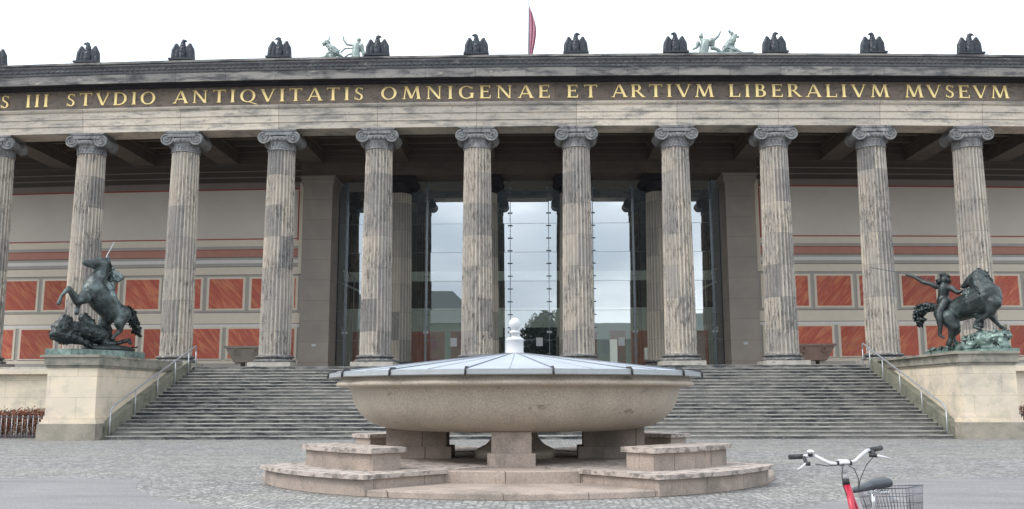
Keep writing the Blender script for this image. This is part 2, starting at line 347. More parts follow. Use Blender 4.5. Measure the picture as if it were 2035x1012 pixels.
M['hallred'] = plain('dull_red_hall_paint', (.75, .28, .22), .8, obj=False, sc=1.5, var=.25)
M['hallshade'] = plain('hall_shade_tone', (.035, .042, .055), .8, obj=False, sc=1)  # the gloom of the unlit hall is painted in with this colour
M['tub'] = stone('tub_granite', (.24, .21, .18), (.19, .17, .15), ms=3, fine=60, fk=.5, bmp=.2)
M['tubred'] = stone('reddish_tub_granite', (.26, .175, .145), (.20, .14, .12), ms=3, fine=60, fk=.5, bmp=.2)
M['redcloth'] = plain('red_flag_cloth', (.45, .20, .27), .8, var=.3, sc=4)
M['bikered'] = plain('red_lacquer', (.42, .015, .04), .3)
M['saddle'] = plain('dark_grey_vinyl', (.045, .052, .06), .42, 0, .2, 20, .1)
M['chrome'] = plain('brushed_aluminium', (.72, .73, .75), .25, .8, .06, 20)
M['wire'] = plain('grey_wire', (.13, .13, .15), .4, .6)
M['leaf'] = None
m, t, p = newmat('red_brown_leaves'); n = nse(t, pos(t), 7, 4, .8)
t.links.new(ramp(t, [(.35, (.05, .022, .018)), (.5, (.18, .06, .035)), (.62, (.33, .13, .06)), (.75, (.30, .20, .11))], n).outputs[0], p.inputs['Base Color']); p.inputs['Roughness'].default_value = .7; M['leaf'] = m
m, t, p = newmat('twigs'); p.inputs['Base Color'].default_value = (.05, .035, .03, 1); p.inputs['Roughness'].default_value = .9; M['twig'] = m
# glass: partly mirror, partly see-through
m = bpy.data.materials.new('mirror_glass'); m.use_nodes = True; t = m.node_tree; t.nodes.clear()
gl = N(t, 'ShaderNodeBsdfGlossy', Roughness=.0); gl.inputs['Color'].default_value = (.92, .96, .98, 1)
tr = N(t, 'ShaderNodeBsdfTransparent'); tr.inputs['Color'].default_value = (.82, .88, .86, 1)
mxs = N(t, 'ShaderNodeMixShader'); mxs.inputs[0].default_value = .46
t.links.new(tr.outputs[0], mxs.inputs[1]); t.links.new(gl.outputs[0], mxs.inputs[2])
bp = N(t, 'ShaderNodeBump', Strength=.02, Distance=.01); t.links.new(nse(t, pos(t, (1, 1, 1)), .7, 2), bp.inputs['Height']); t.links.new(bp.outputs[0], gl.inputs['Normal'])
t.links.new(mxs.outputs[0], N(t, 'ShaderNodeOutputMaterial').inputs[0]); M['glass'] = m
# cobbles
m, t, p = newmat('small_cobbles')
dv = N(t, 'ShaderNodeVectorMath', operation='ADD'); t.links.new(pos(t), dv.inputs[0])
nn = N(t, 'ShaderNodeTexNoise', Scale=1.2); t.links.new(pos(t), nn.inputs[0]); sv = N(t, 'ShaderNodeVectorMath', operation='SCALE'); sv.inputs['Scale'].default_value = .12
t.links.new(nn.outputs['Color'], sv.inputs[0]); t.links.new(sv.outputs[0], dv.inputs[1])
vo = N(t, 'ShaderNodeTexVoronoi', Scale=9.5, Randomness=.55); t.links.new(dv.outputs[0], vo.inputs['Vector'])
ve = N(t, 'ShaderNodeTexVoronoi', Scale=9.5, Randomness=.55, feature='DISTANCE_TO_EDGE'); t.links.new(dv.outputs[0], ve.inputs['Vector'])
sc_ = N(t, 'ShaderNodeSeparateColor'); t.links.new(vo.outputs['Color'], sc_.inputs[0])
col = ramp(t, [(0, (.12, .12, .125)), (.4, (.22, .22, .22)), (.8, (.29, .285, .28)), (1, (.40, .39, .38))], sc_.outputs[0]).outputs[0]
col = mixc(t, scl(t, bw(t, nse(t, pos(t, (.12, .3, 1)), 1., 5), .35, .7), .55), col, (.29, .285, .24))
col = mixc(t, scl(t, bw(t, nse(t, pos(t, (.5, 1.6, 1)), 1., 6, .7), .5, .7), .35), col, (.13, .13, .135))
ed = bw(t, ve.outputs['Distance'], .03, .14)
col = mixc(t, ed, (.125, .12, .115), col)
t.links.new(col, p.inputs['Base Color']); p.inputs['Roughness'].default_value = .8; bump(t, p, ed, .8, .02); M['cobble'] = m
M['asph'] = stone('pinkish_grey_asphalt', (.225, .218, .22), (.175, .17, .175), (.4, 1.3, 1), 1.2, dirt=(.125, .122, .125), dsc=(.5, 2.2, 1), dth=(.5, .7), dk=.5, fine=45, fk=.7, bmp=.4, dirt2=(.30, .29, .28), d2sc=(14, 14, 1), d2th=(.60, .68), d2k=.4)

# ---------------------------------------------------------------- ground
gb = MB(); gb.add([(-700, -700, 0), (700, -700, 0), (700, 700, 0), (-700, 700, 0)], [(0, 1, 2, 3)])
tag(gb.obj('ground', M['cobble']), kind='structure')
pb = MB(); vs_ = []; 
# smooth paving in front of the cobbled ring round the bowl
arc = [(-9.3, -24.0), (-6.9, -24.15)] + [(6.75 * math.cos(R(a)), -22.9 + 6.75 * math.sin(R(a))) for a in range(194, 347, 6)] + [(6.9, -24.15), (9.3, -24.0)]
n_ = len(arc); pts = [(-60, -24.0, .004)] + [(x, y, .004) for x, y in arc] + [(60, -24.0, .004)]
low = [(x, -60, .004) for x, _, _ in pts]
vs_ = pts + low; k = len(pts)
pb.add(vs_, [(i, i + k, i + k + 1, i + 1) for i in range(k - 1)])
tag(pb.obj('path', M['asph']), kind='structure')

# ---------------------------------------------------------------- museum
FZ = 2.73; SP = 4.5
mus = thing('museum_building', (0, 0, 0), label='long museum with a row of fluted columns, gold inscription and red panelled porch wall', cat='museum')
def part(mb, name, mat, parent=mus, w=True): return mb.obj(name, mat, parent, w)
cols = [(i - 6.5) * SP for i in range(0, 13)]
X0, X1 = -36, 36
# floor, podium
b = MB(); b.box(X0, X1, -1.124, 16, 1.2, FZ, 1.5); part(b, 'porch_floor', M['plinth'])
for sgn in (-1, 1):
    b = MB(); a0, a1 = (X0, -16.52) if sgn < 0 else (16.47, X1)
    b.ext([(-1.2, 0), (-1.2, .5), (-1.05, .6), (-1.05, 2.2), (-1.15, 2.25), (-1.15, 2.38), (-1.38, 2.44), (-1.38, 2.66), (-1.13, 2.66), (-1.13, 0)], a0, a1)
    part(b, 'podium_wall', M['cream'], w=False)
# stairs
b = MB(); prof = []
rz, tr_ = .13, 7.96 / 20
for i in range(21):
    y = -9.084 + i * tr_; z = i * rz
    prof += [(y + .02, z), (y + .02, z + rz - .045), (y, z + rz - .04), (y, z + rz - .03), (y + .03, z + rz)]
prof += [(-1.126, FZ), (-1.126, -.2), (-9.084, -.2)]
b.ext(prof, -14.42, 14.32, seg=40)
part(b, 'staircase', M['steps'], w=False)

# columns
def shaft_mesh(r_bot, r_top, z0, z1, mat, name):
    nf = 24; sub = 6; n = nf * sub; b = MB(); vs = []; fs = []
    zs = [z0, z0 + .05, z0 + .16] + [z0 + .16 + (z1 - z0 - .32) * i / 14 for i in range(1, 15)] + [z1 - .05, z1]
    for j, z in enumerate(zs):
        f = (z - z0) / (z1 - z0); r = r_bot + (r_top - r_bot) * (f ** 1.35)
        d = 0 if j in (0, len(zs) - 1) else (.55 if j in (1, len(zs) - 2) else 1)
        for k in range(n):
            q = (k % sub) / sub; a = 2 * math.pi * k / n
            dep = 0 if q < .01 else math.sin(math.pi * (q)) ** .6
            rr = r - .052 * dep * d
            rr += .006 * noise.noise(Vector((math.cos(a) * 5, math.sin(a) * 5, z * 3)))
            vs.append((rr * math.cos(a), rr * math.sin(a), z))
    for j in range(len(zs) - 1):
        for k in range(n): fs.append((j * n + k, j * n + (k + 1) % n, (j + 1) * n + (k + 1) % n, (j + 1) * n + k))
    b.add(vs, fs); return b.mesh(name, mat)
sm = shaft_mesh(.70, .605, .50, 9.80, M['col'], 'column')
smi = shaft_mesh(.70, .605, .50, 9.80, M['colin'], 'inner_column')
b = MB(); b.box(-.93, .93, -.93, .93, 0, .2); bm_pl = b
b = MB(); b.lathe([(.0, .2), (.86, .2), (.91, .23), (.92, .28), (.88, .32), (.78, .335), (.74, .36), (.75, .385), (.80, .395), (.85, .42), (.86, .45), (.83, .485), (.76, .50), (.73, .52), (.5, .53)], 48)
base_me = b.mesh('column_base', M['base'])
plinth_me = bm_pl.mesh('plinth', M['plinth'])
def capital_mesh():
    b = MB(); CZ = 10.37; VR = .30; VX = .685
    b.lathe([(.58, 9.78), (.64, 9.79), (.65, 9.82), (.61, 9.84), (.60, 9.86), (.60, 10.08), (.63, 10.10), (.63, 10.13), (.60, 10.15), (.64, 10.18), (.71, 10.24), (.75, 10.32), (.74, 10.38), (.5, 10.40)], 48)
    for k in range(24):      # egg pattern round the echinus
        a = 2 * math.pi * (k + .5) / 24; b.ell((.70 * math.cos(a), .70 * math.sin(a), 10.27), (.055, .055, .085), 8, 6)
        a = 2 * math.pi * k / 24; b.box(.615 * math.cos(a) - .02, .615 * math.cos(a) + .02, .615 * math.sin(a) - .02, .615 * math.sin(a) + .02, 9.88, 10.07)
    for sx_ in (-1, 1):
        vs = []; fs = []; n = 28; ys = [-.60, -.5, -.42, -.2, -.06, .06, .2, .42, .5, .60]; rs_ = [.285, .285, .25, .20, .215, .215, .20, .25, .285, .285]
        for y, r in zip(ys, rs_):
            for k in range(n):
                a = 2 * math.pi * k / n; vs.append((sx_ * VX + r * math.cos(a), y, CZ + r * math.sin(a)))
        for j in range(len(ys) - 1):
            for k in range(n): fs.append((j * n + k, j * n + (k + 1) % n, (j + 1) * n + (k + 1) % n, (j + 1) * n + k))
        fs += [tuple(range(n)), tuple((len(ys) - 1) * n + k for k in range(n))[::-1]]
        b.add(vs, fs, False)
        for fy in (-1, 1):
            pts = []; rr = []
            for i in range(64):   # the scroll in relief
                tt = i / 63; a = math.pi / 2 - sx_ * (-1) * 0 + tt * 2 * math.pi * 2.4; r = VR * (1 - tt) ** 1.05 + .035
                pts.append((sx_ * (VX + r * math.cos(a) * 1.0), fy * .615, CZ + r * math.sin(a))); rr.append(.034 - .016 * tt)
            b.tube(pts, rr, 6)
            b.ell((sx_ * VX, fy * .62, CZ), (.05, .03, .05), 8, 6)
    for fy in (-1, 1):
        b.box(-.62, .62, fy * .60 - .05, fy * .60 + .05, CZ + .10, CZ + .24)
        b.tube([(-.69, fy * .63, CZ + .285), (.69, fy * .63, CZ + .285)], .035, 6)
        b.tube([(-.5, fy * .63, CZ + .11), (.5, fy * .63, CZ + .11)], .022, 6)
    b.box(-.70, .70, -.56, .56, CZ + .05, CZ + .262)
    b.box(-.80, .80, -.66, .66, CZ + .31, CZ + .37)
    b.box(-.76, .76, -.62, .62, CZ + .262, CZ + .31)
    return b.mesh('capital', M['cap'])
cap_me = capital_mesh()
cap_dark = cap_me.copy(); cap_dark.materials.clear(); cap_dark.materials.append(M['soffitshade'])
def column(x, y, top, me, name='column', capm=None):
    wx, wy, wz = warp(x, y, top)
    o = bpy.data.objects.new(name, me); COL.objects.link(o); o.parent = mus; o.location = (wx, y, FZ); o.scale = (1, 1, (wz - FZ) / 10.74)
    for nm, d in (('column_base', base_me), ('plinth', plinth_me), ('capital', capm or cap_me)):
        c = bpy.data.objects.new(nm, d); COL.objects.link(c); c.parent = o
        c.scale = (1, 1, 1)
    o.rotation_euler = (0, 0, random.choice((0, math.pi)))
    return o
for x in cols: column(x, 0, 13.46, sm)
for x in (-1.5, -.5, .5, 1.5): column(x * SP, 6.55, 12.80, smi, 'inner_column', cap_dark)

# entablature
b = MB(); b.ext([(-.60, 13.47), (-.60, 13.775), (-.64, 13.785), (-.64, 14.10), (-.68, 14.11), (-.68, 14.41), (-.75, 14.45), (-.80, 14.53), (-.80, 14.57), (.60, 14.57), (.60, 13.47)], X0, X1)
part(b, 'architrave', M['arch'])
b = MB(); b.ext([(-.62, 14.575), (-.62, 15.50), (.6, 15.50), (.6, 14.575)], X0, X1); frz = part(b, 'frieze', M['frieze'])
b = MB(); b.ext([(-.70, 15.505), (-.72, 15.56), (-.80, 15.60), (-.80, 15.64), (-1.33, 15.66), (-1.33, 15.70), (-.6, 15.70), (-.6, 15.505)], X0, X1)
part(b, 'cornice_soffit', M['soffitshade'])
b = MB(); b.ext([(-1.332, 15.66), (-1.37, 15.53), (-1.44, 15.53), (-1.44, 15.94), (-.6, 15.94), (-.6, 15.702), (-1.332, 15.702)], X0, X1)
part(b, 'cornice', M['corn'])
b = MB(); b.ext([(-1.47, 15.945), (-1.49, 16.0), (-1.47, 16.05), (-1.50, 16.12), (-1.54, 16.20), (-1.60, 16.27), (-1.60, 16.31), (-1.56, 16.33), (-1.56, 16.37), (.6, 16.37), (.6, 15.945)], X0, X1)
cnt = part(b, 'cornice_top', M['corndark'])
b = MB(); vs = []; fs = []; n_ = 1500
for i in range(n_ + 1):
    x = -31 + 62 * i / n_; d = (.045, .03, .0, -.01, .0, .03)[i % 6]
    vs += [(x, -1.48, 16.06), (x, -1.505 - d, 16.085), (x, -1.515 - d, 16.15), (x, -1.48, 16.175)]
for i in range(n_):
    for k in range(3): fs.append((i * 4 + k, i * 4 + k + 1, i * 4 + 5 + k, i * 4 + 4 + k))
b.add(vs, fs, True); part(b, 'carved_moulding', M['corndark'], cnt)
b = MB(); b.ext([(-1.62, 16.374), (-1.62, 16.47), (.6, 16.47), (.6, 16.374)], X0, X1); part(b, 'gutter_edge', M['corn'])
b = MB(); b.box(X0, X1, .61, 7.6, 15.6, 16.4, 1.5); b.box(X0, X1, 10.9, 30, 15.6, 16.4, 1.5); part(b, 'roof', M['soffit'])  # gap cut above the hall to let sky light onto its wall

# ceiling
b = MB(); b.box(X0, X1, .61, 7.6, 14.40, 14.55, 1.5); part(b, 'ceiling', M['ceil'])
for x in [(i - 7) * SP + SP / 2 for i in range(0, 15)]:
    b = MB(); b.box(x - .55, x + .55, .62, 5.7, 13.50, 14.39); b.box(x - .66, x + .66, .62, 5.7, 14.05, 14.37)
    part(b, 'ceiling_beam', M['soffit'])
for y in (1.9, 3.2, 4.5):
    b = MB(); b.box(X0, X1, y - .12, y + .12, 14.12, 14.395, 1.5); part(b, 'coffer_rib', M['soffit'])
b = MB(); b.ext([(5.72, 13.48), (5.72, 13.8), (5.66, 13.82), (5.66, 14.1), (5.58, 14.14), (5.58, 14.39), (6.6, 14.39), (6.6, 13.48)], X0, X1); part(b, 'wall_beam', M['walldark'])

# porch wall with painted bands
bands = [(FZ, 3.12, 'greyband', .06), (3.12, 3.30, 'beige', .03), (3.30, 4.97, 'greyband', 0), (4.97, 5.14, 'pale', .02), (5.14, 5.17, 'darkline', 0), (5.17, 5.72, 'beige', .01), (5.72, 5.75, 'darkline', 0),
         (5.75, 7.70, 'greyband', 0), (7.70, 7.73, 'darkline', 0), (7.73, 8.12, 'beige', .01), (8.12, 8.15, 'darkline', 0), (8.15, 8.32, 'greyband', .01), (8.32, 8.50, 'pale', .01), (8.50, 8.62, 'greyband', .02), (8.62, 8.66, 'darkline', 0),
         (8.66, 9.02, 'redband', .01), (9.02, 9.06, 'redline', 0), (9.06, 9.22, 'greyband', .02), (9.22, 9.56, 'beige', .03), (9.56, 9.63, 'redline', 0), (9.63, 12.22, 'plaster', .0), (12.22, 12.29, 'redline', .01),
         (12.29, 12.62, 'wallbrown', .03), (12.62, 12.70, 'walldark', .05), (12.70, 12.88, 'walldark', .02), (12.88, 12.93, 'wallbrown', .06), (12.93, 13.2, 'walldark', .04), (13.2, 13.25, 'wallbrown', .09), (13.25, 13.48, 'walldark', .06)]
for sgn in (-1, 1):
    xa, xb = (X0, -11.72) if sgn < 0 else (11.72, X1)
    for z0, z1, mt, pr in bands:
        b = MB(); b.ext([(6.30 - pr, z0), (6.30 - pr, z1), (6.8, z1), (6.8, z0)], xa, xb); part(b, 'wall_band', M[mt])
    for rw, (z0, z1) in enumerate(((3.37, 4.90), (5.95, 7.50))):
        edges = [sgn * (13.5 + 2.25 * k) if rw == 0 else sgn * (14.625 + 2.25 * k) for k in range(-1, 9)]
        edges = [e for e in edges if abs(e) > 12.1]
        edges = [sgn * 11.85] + edges
        for e0, e1 in zip(edges, edges[1:]):
            a0, a1 = sorted((e0, e1)); gap = .10
            b = MB(); b.box(a0 + gap, a1 - gap, 6.27, 6.299, z0 - .10, z1 + .10, 1.2)
            fr = part(b, 'wall_panel', M['beige'])
            b = MB(); b.box(a0 + gap + .13, a1 - gap - .13, 6.262, 6.269, z0, z1, 1.2)
            part(b, 'marble_inset', M['red1'] if sgn > 0 else M['red2'], fr)
    # upright border beside the pier
    for z0, z1 in ((9.0, 12.25),):
        b = MB(); xx = sgn * 12.02; b.box(xx - .05, xx + .05, 6.25, 6.262, z0 + .5, z1 - .1); part(b, 'red_border', M['redline'])
        b = MB(); xx = sgn * 11.86; b.box(xx - .13, xx + .13, 6.23, 6.268, 7.75, 12.6); part(b, 'beige_border', M['beige'])

# piers, portal
for sgn in (-1, 1):
    xa, xb = sorted((sgn * 10.2, sgn * 11.72))
    b = MB(); b.box(xa, xb, 5.88, 7.55, FZ + .34, 12.3)
    b.box(xa - .03, xb + .03, 5.85, 7.57, FZ, FZ + .30); b.box(xa - .015, xb + .015, 5.865, 7.56, FZ + .30, FZ + .34)
    b.box(xa - .05, xb + .05, 5.83, 7.59, 12.3, 12.42); b.box(xa - .1, xb + .1, 5.78, 7.62, 12.42, 12.70); b.box(xa - .16, xb + .16, 5.72, 7.66, 12.70, 12.82)
    pr_ = part(b, 'pier', M['pier'])
    b = MB(); xc = sgn * 10.95; b.box(xc - .11, xc + .11, 5.865, 5.878, 3.96, 4.08); part(b, 'notice_plate', M['whitem'], pr_)
b = MB(); b.ext([(5.80, 12.83), (5.80, 13.05), (5.74, 13.07), (5.74, 13.47), (7.5, 13.47), (7.5, 12.83)], -11.85, 11.85); part(b, 'portal_lintel', M['soffit'])
# hall behind the glass
b = MB()
b.box(-10.6, 10.6, 10.6, 10.9, FZ, 6.3, 1.5); hall = part(b, 'hall_wall', M['hallgreen'])
b = MB(); b.box(-10.6, 10.6, 10.601, 10.9, 6.3, 13, 1.5); part(b, 'upper_hall_wall', M['hallshade'])
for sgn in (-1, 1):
    b = MB(); xa, xb = sorted((sgn * 10.3, sgn * 10.6)); b.box(xa, xb, 7.7, 10.6, FZ, 14.5); part(b, 'hall_side_wall', M['hallshade'])
for xa, xb in ((-9.9, -8.0), (-6.6, -4.75), (-4.4, -2.5), (2.7, 3.7), (4.45, 5.3), (5.6, 6.9), (8.3, 9.9)):
    b = MB(); b.box(xa, xb, 10.55, 10.598, 2.9, 5.0); part(b, 'hall_panel', M['hallred'])
b = MB(); b.box(-1.5, 1.5, 10.54, 10.59, FZ, 5.2); part(b, 'dark_reflection_panel', M['hallshade'])  # dark sheet standing in for a dark reflection in the middle bay
b = MB(); b.box(-10.2, 10.2, 9.3, 9.5, 7.7, 8.2, 1.5); part(b, 'gallery_beam', M['hallgreen'])
for sgn in (-1, 1):
    b = MB(); xs = sorted((sgn * 7.3, sgn * 10.1))
    b.tube([(sgn * 10.1, 8.6, 8.2), (sgn * 7.6, 8.6, 7.0)], .06, 6); b.tube([(sgn * 10.1, 8.6, 7.5), (sgn * 7.6, 8.6, 6.3)], .06, 6)
    b.box(xs[0], xs[1], 8.5, 8.6, 4.9, 5.1)
    for q in range(5): b.tube([(sgn * (10.0 - q * .5), 8.6, 8.1 - q * .24), (sgn * (10.0 - q * .5), 8.6, 5.0)], .025, 5)
    part(b, 'hall_stair_rail', M['hallgreen'])
# the glass screen
YG = 7.68
zz = [FZ + .02, 4.35, 5.9, 7.45, 9.0, 10.55, 12.98]
xsp = [-10.18, -7.85, -5.45, -3.35, -1.0, 1.05, 3.4, 5.55, 7.9, 10.18]
for i in range(len(xsp) - 1):
    b = MB()
    for z0, z1 in zip(zz, zz[1:]):
        ty, tx = random.uniform(-.004, .004), random.uniform(-.003, .003); q4 = [(xsp[i] + .012, z0 + .008), (xsp[i + 1] - .012, z0 + .008), (xsp[i + 1] - .012, z1 - .008), (xsp[i] + .012, z1 - .008)]
        b.add([(x, YG + ty * (z - z0) + tx * (x - xsp[i]), z) for x, z in q4], [(0, 1, 2, 3)])
    part(b, 'glass_pane', M['glass'])
for x in xsp[1:-1] + [-9.75, 10.0 - .25]:
    big = abs(x) > 9 or abs(abs(x) - 5.5) < .2
    b = MB(); wdt = .045 if big else .018
    b.box(x - wdt, x + wdt, YG - (.16 if big else .06), YG - .03, FZ, 12.95)
    z = FZ + .9
    while z < 12.8:
        b.tube([(x - .13, YG - .05, z), (x + .13, YG - .05, z)], .03, 6); z += .68
    fn = part(b, 'glass_post', M['finmat'])
    b = MB(); b.box(x - .14, x + .14, YG - .14, YG - .02, 4.70, 4.80); part(b, 'lamp', M['whitem'], fn)
b = MB()
for z in zz[1:-1]: b.box(-10.18, 10.18, YG - .012, YG - .002, z - .008, z + .008, 1.5)
part(b, 'glass_joint', M['finmat'])
for xa in (-4.15, .0 + .35, 4.65):
    b = MB(); b.box(xa, xa + .34, YG - .03, YG - .015, 4.02, 4.46); part(b, 'notice_sheet', M['whitem'])
for xa in (4.3,):
    b = MB(); b.box(xa - .1, xa + .28, YG - .10, YG - .05, 3.0, 4.35); part(b, 'door_leaf', M['hallgreen'])
b = MB(); b.box(6.0, 6.36, YG - .25, YG - .1, 3.3, 3.9); b.box(6.15, 6.2, YG - .2, YG - .15, FZ, 3.3); part(b, 'ticket_box', M['hallgreen'])
for xa, xb in ((-1.9, -1.0), (1.05, 1.55)):
    b = MB(); b.box(xa, xb, YG + .05, YG + .12, FZ, 4.5); part(b, 'entrance_door', M['steeldark'])
# roof attic
b = MB(); b.box(-17, 17, 11, 30, 16.41, 20.7); b.box(-17.1, 17.1, 10.9, 30, 20.702, 20.9); part(b, 'attic', M['corn'], w=False)

# inscription
TK, TN, SF = .155, .07, .055
def glyph(ch):
    L = lambda x0, y0, x1, y1, w: ('l', x0, y0, x1, y1, w)
    H = lambda x0, x1, y, t=TN: ('h', x0, x1, y, t)
    s = lambda x, y, l=.13: ('h', x - l, x + l, y, SF)
    B, T_ = SF / 2, 1 - SF / 2
    def A(cx, cy, rx, ry, a0, a1, wm=TK, wn=TN): return ('a', cx, cy, rx, ry, a0, a1, wm, wn)
    g = {'I': (.30, [L(.15, 0, .15, 1, TK), s(.15, B), s(.15, T_)]),
         'T': (.80, [L(.40, 0, .40, 1, TK), s(.40, B), H(.03, .77, 1 - TN / 2), L(.05, .82, .04, 1, .05), L(.75, .82, .76, 1, .05)]),
         'V': (.88, [L(.10, 1, .46, 0, TK), L(.46, 0, .80, 1, TN), s(.12, T_), s(.79, T_, .10)]),
         'A': (.88, [L(.46, 1, .80, 0, TK), L(.44, 1, .10, 0, TN), H(.24, .64, .33), s(.09, B, .1), s(.79, B)]),
         'L': (.66, [L(.15, 0, .15, 1, TK), s(.15, T_), H(.03, .62, TN / 2), L(.62, 0, .64, .26, .05)]),
         'E': (.66, [L(.15, 0, .15, 1, TK), H(.03, .60, 1 - TN / 2), H(.15, .50, .53), H(.03, .62, TN / 2), L(.62, 0, .64, .22, .05), L(.60, .82, .60, 1, .05), L(.50, .43, .50, .63, .04)]),
         'B': (.70, [L(.15, 0, .15, 1, TK), H(.03, .38, T_), H(.15, .38, .53), H(.03, .38, B), A(.36, .76, .22, .24, -90, 90), A(.38, .27, .27, .27, -90, 90)]),
         'R': (.82, [L(.15, 0, .15, 1, TK), s(.15, B), H(.03, .38, T_), H(.15, .38, .50), A(.36, .745, .24, .255, -90, 90), L(.36, .50, .74, 0, TK), s(.76, B, .08)]),
         'D': (.92, [L(.15, 0, .15, 1, TK), H(.03, .42, T_), H(.03, .42, B), A(.38, .5, .46, .5, -90, 90)]),
         'O': (.98, [A(.49, .5, .45, .51, 0, 360)]),
         'Q': (.98, [A(.49, .5, .45, .51, 0, 360), L(.52, .05, 1.05, -.20, .12)]),
         'G': (.92, [A(.49, .5, .45, .51, 48, 330), L(.80, .05, .80, .42, TK), s(.79, .42), L(.80, .74, .80, .93, .045)]),
         'S': (.60, [A(.30, .75, .21, .25, 35, 270, .11, TN), A(.30, .26, .23, .26, -145, 90, .12, TN), ('l', .18, .62, .44, .40, .15), L(.50, .78, .50, .96, .045), L(.08, .04, .08, .24, .045)]),
         'M': (1.06, [L(.20, 1, .10, 0, TN), L(.22, 1, .53, .05, TK), L(.53, .05, .84, 1, TN), L(.84, 1, .96, 0, TK), s(.10, B, .1), s(.96, B), s(.18, T_, .09), s(.88, T_, .09)]),
         'N': (.96, [L(.15, 0, .15, 1, TN), L(.15, 1, .80, 0, TK), L(.80, 0, .80, 1, TN), s(.15, B, .1), s(.10, T_, .09), s(.80, T_, .1)])}
    return g[ch]
def letter_mb(ch, x0, z0, h, sx_):
    _, sh = glyph(ch); b = MB()
    for k, q in enumerate(sh):
        d = .0025 * k; yf, yb = -.665 - d, -.612
        if q[0] == 'l':
            _, a, c, e, f, w_ = q; poly = [(a - w_ / 2, c), (a + w_ / 2, c), (e + w_ / 2, f), (e - w_ / 2, f)]
            polys = [poly]
        elif q[0] == 'h':
            _, a, c, y, t_ = q; polys = [[(a, y - t_ / 2), (c, y - t_ / 2), (c, y + t_ / 2), (a, y + t_ / 2)]]
        else:
            _, cx, cz, rx, rz_, a0, a1, wm, wn = q; n = max(6, int(abs(a1 - a0) / 12)); ring = []
            for i in range(n + 1):
                a = R(a0 + (a1 - a0) * i / n); w_ = wn + (wm - wn) * abs(math.cos(a)) ** 1.5
                ring.append(((cx + rx * math.cos(a), cz + rz_ * math.sin(a)), (cx + (rx - w_) * math.cos(a), cz + (rz_ - w_ * .9) * math.sin(a))))
            polys = [[ring[i][0], ring[i + 1][0], ring[i + 1][1], ring[i][1]] for i in range(n)]
        for poly in polys:
            m_ = len(poly); vs = [(x0 + u * h * sx_, yf, z0 + v * h) for u, v in poly] + [(x0 + u * h * sx_, yb, z0 + v * h) for u, v in poly]
            b.add(vs, [tuple(range(m_)), tuple(range(m_, 2 * m_))[::-1]] + [(i, m_ + i, m_ + (i + 1) % m_, (i + 1) % m_) for i in range(m_)])
    return b
words = [('S', -24.478, -23.982), ('III', -23.24, -22.085), ('STVDIO', -21.278, -16.941), ('ANTIQVITATIS', -16.18, -7.28), ('OMNIGENAE', -6.59, 1.161), ('ET', 1.867, 3.324), ('ARTIVM', 3.893, 8.566), ('LIBERALIVM', 9.207, 16.583), ('MVSEVM', 17.283, 22.188)]
LH = .60
for wd, xa, xb in words:
    xb -= .10; xa -= .04
    tot = sum(glyph(c)[0] for c in wd) * LH
    sx_ = 1.0 if len(wd) < 2 else max(1.0, min(1.3, (xb - xa - .17 * (len(wd) - 1)) / tot))
    gap = (xb - xa - tot * sx_) / max(1, len(wd) - 1)
    if gap < .1: sx_ = (xb - xa - .12 * (len(wd) - 1)) / tot; gap = .12
    x = xa
    for c in wd:
        part(letter_mb(c, x, 14.765 + random.uniform(-.006, .006), LH, sx_), 'letter', M['gold'], frz); x += glyph(c)[0] * LH * sx_ + gap

# ---------------------------------------------------------------- pedestals either side of the stairs
def pedestal(sgn, xi, xo, label):
    """xi inner face, xo outer face"""
    t0 = thing('stair_pedestal', (sgn * 15.6, -9.3, 0), label=label, cat='pedestal')
    xa, xb = sorted((xi, xo)); o = t0.location
    def pp(b, name, mat): return shift(b, o).obj(name, mat, t0)
    b = MB(); b.box(xa, xb, -9.3, -1.42, .8, 2.46); pp(b, 'pedestal_body', M['cream'])
    b = MB(); b.box(xa - .17, xb + .12, -9.46, -1.45, 0, .55); pp(b, 'pedestal_plinth', M['plinthlow'])
    b = MB()
    for k, (e, z0, z1) in enumerate(((.11, .553, .62), (.07, .62, .70), (.035, .70, .80))): b.box(xa - e, xb + e, -9.3 - e, -1.43, z0, z1)
    pp(b, 'base_moulding', M['cream'])
    b = MB()
    b.box(xa - .05, xb + .05, -9.35, -1.40, 2.463, 2.54); b.box(xa - .10, xb + .09, -9.40, -1.38, 2.54, 2.82); b.box(xa - .22, xb + .11, -9.46, -1.36, 2.82, 2.90)
    pp(b, 'coping', M['coping'])
    # sloping stone kerb beside the steps
    b = MB(); w_ = .30; x0, x1 = (xi, xi + w_) if sgn < 0 else (xi - w_, xi)
    x0 += .002; x1 -= .002
    pr = [(-8.9, .0), (-8.9, .42), (-8.75, .62), (-1.6, 2.98), (-1.40, 2.88), (-1.40, 0)]
    b.ext(pr, x0, x1, 5); pp(b, 'sloping_kerb', M['kerb'])
    return t0
pedestal(-1, -14.72, -16.46, 'cream stone pedestal left of the stairs, under the rearing horse statue')
pedestal(1, 14.64, 16.45, 'cream stone pedestal right of the stairs, under the statue of a spear thrower')

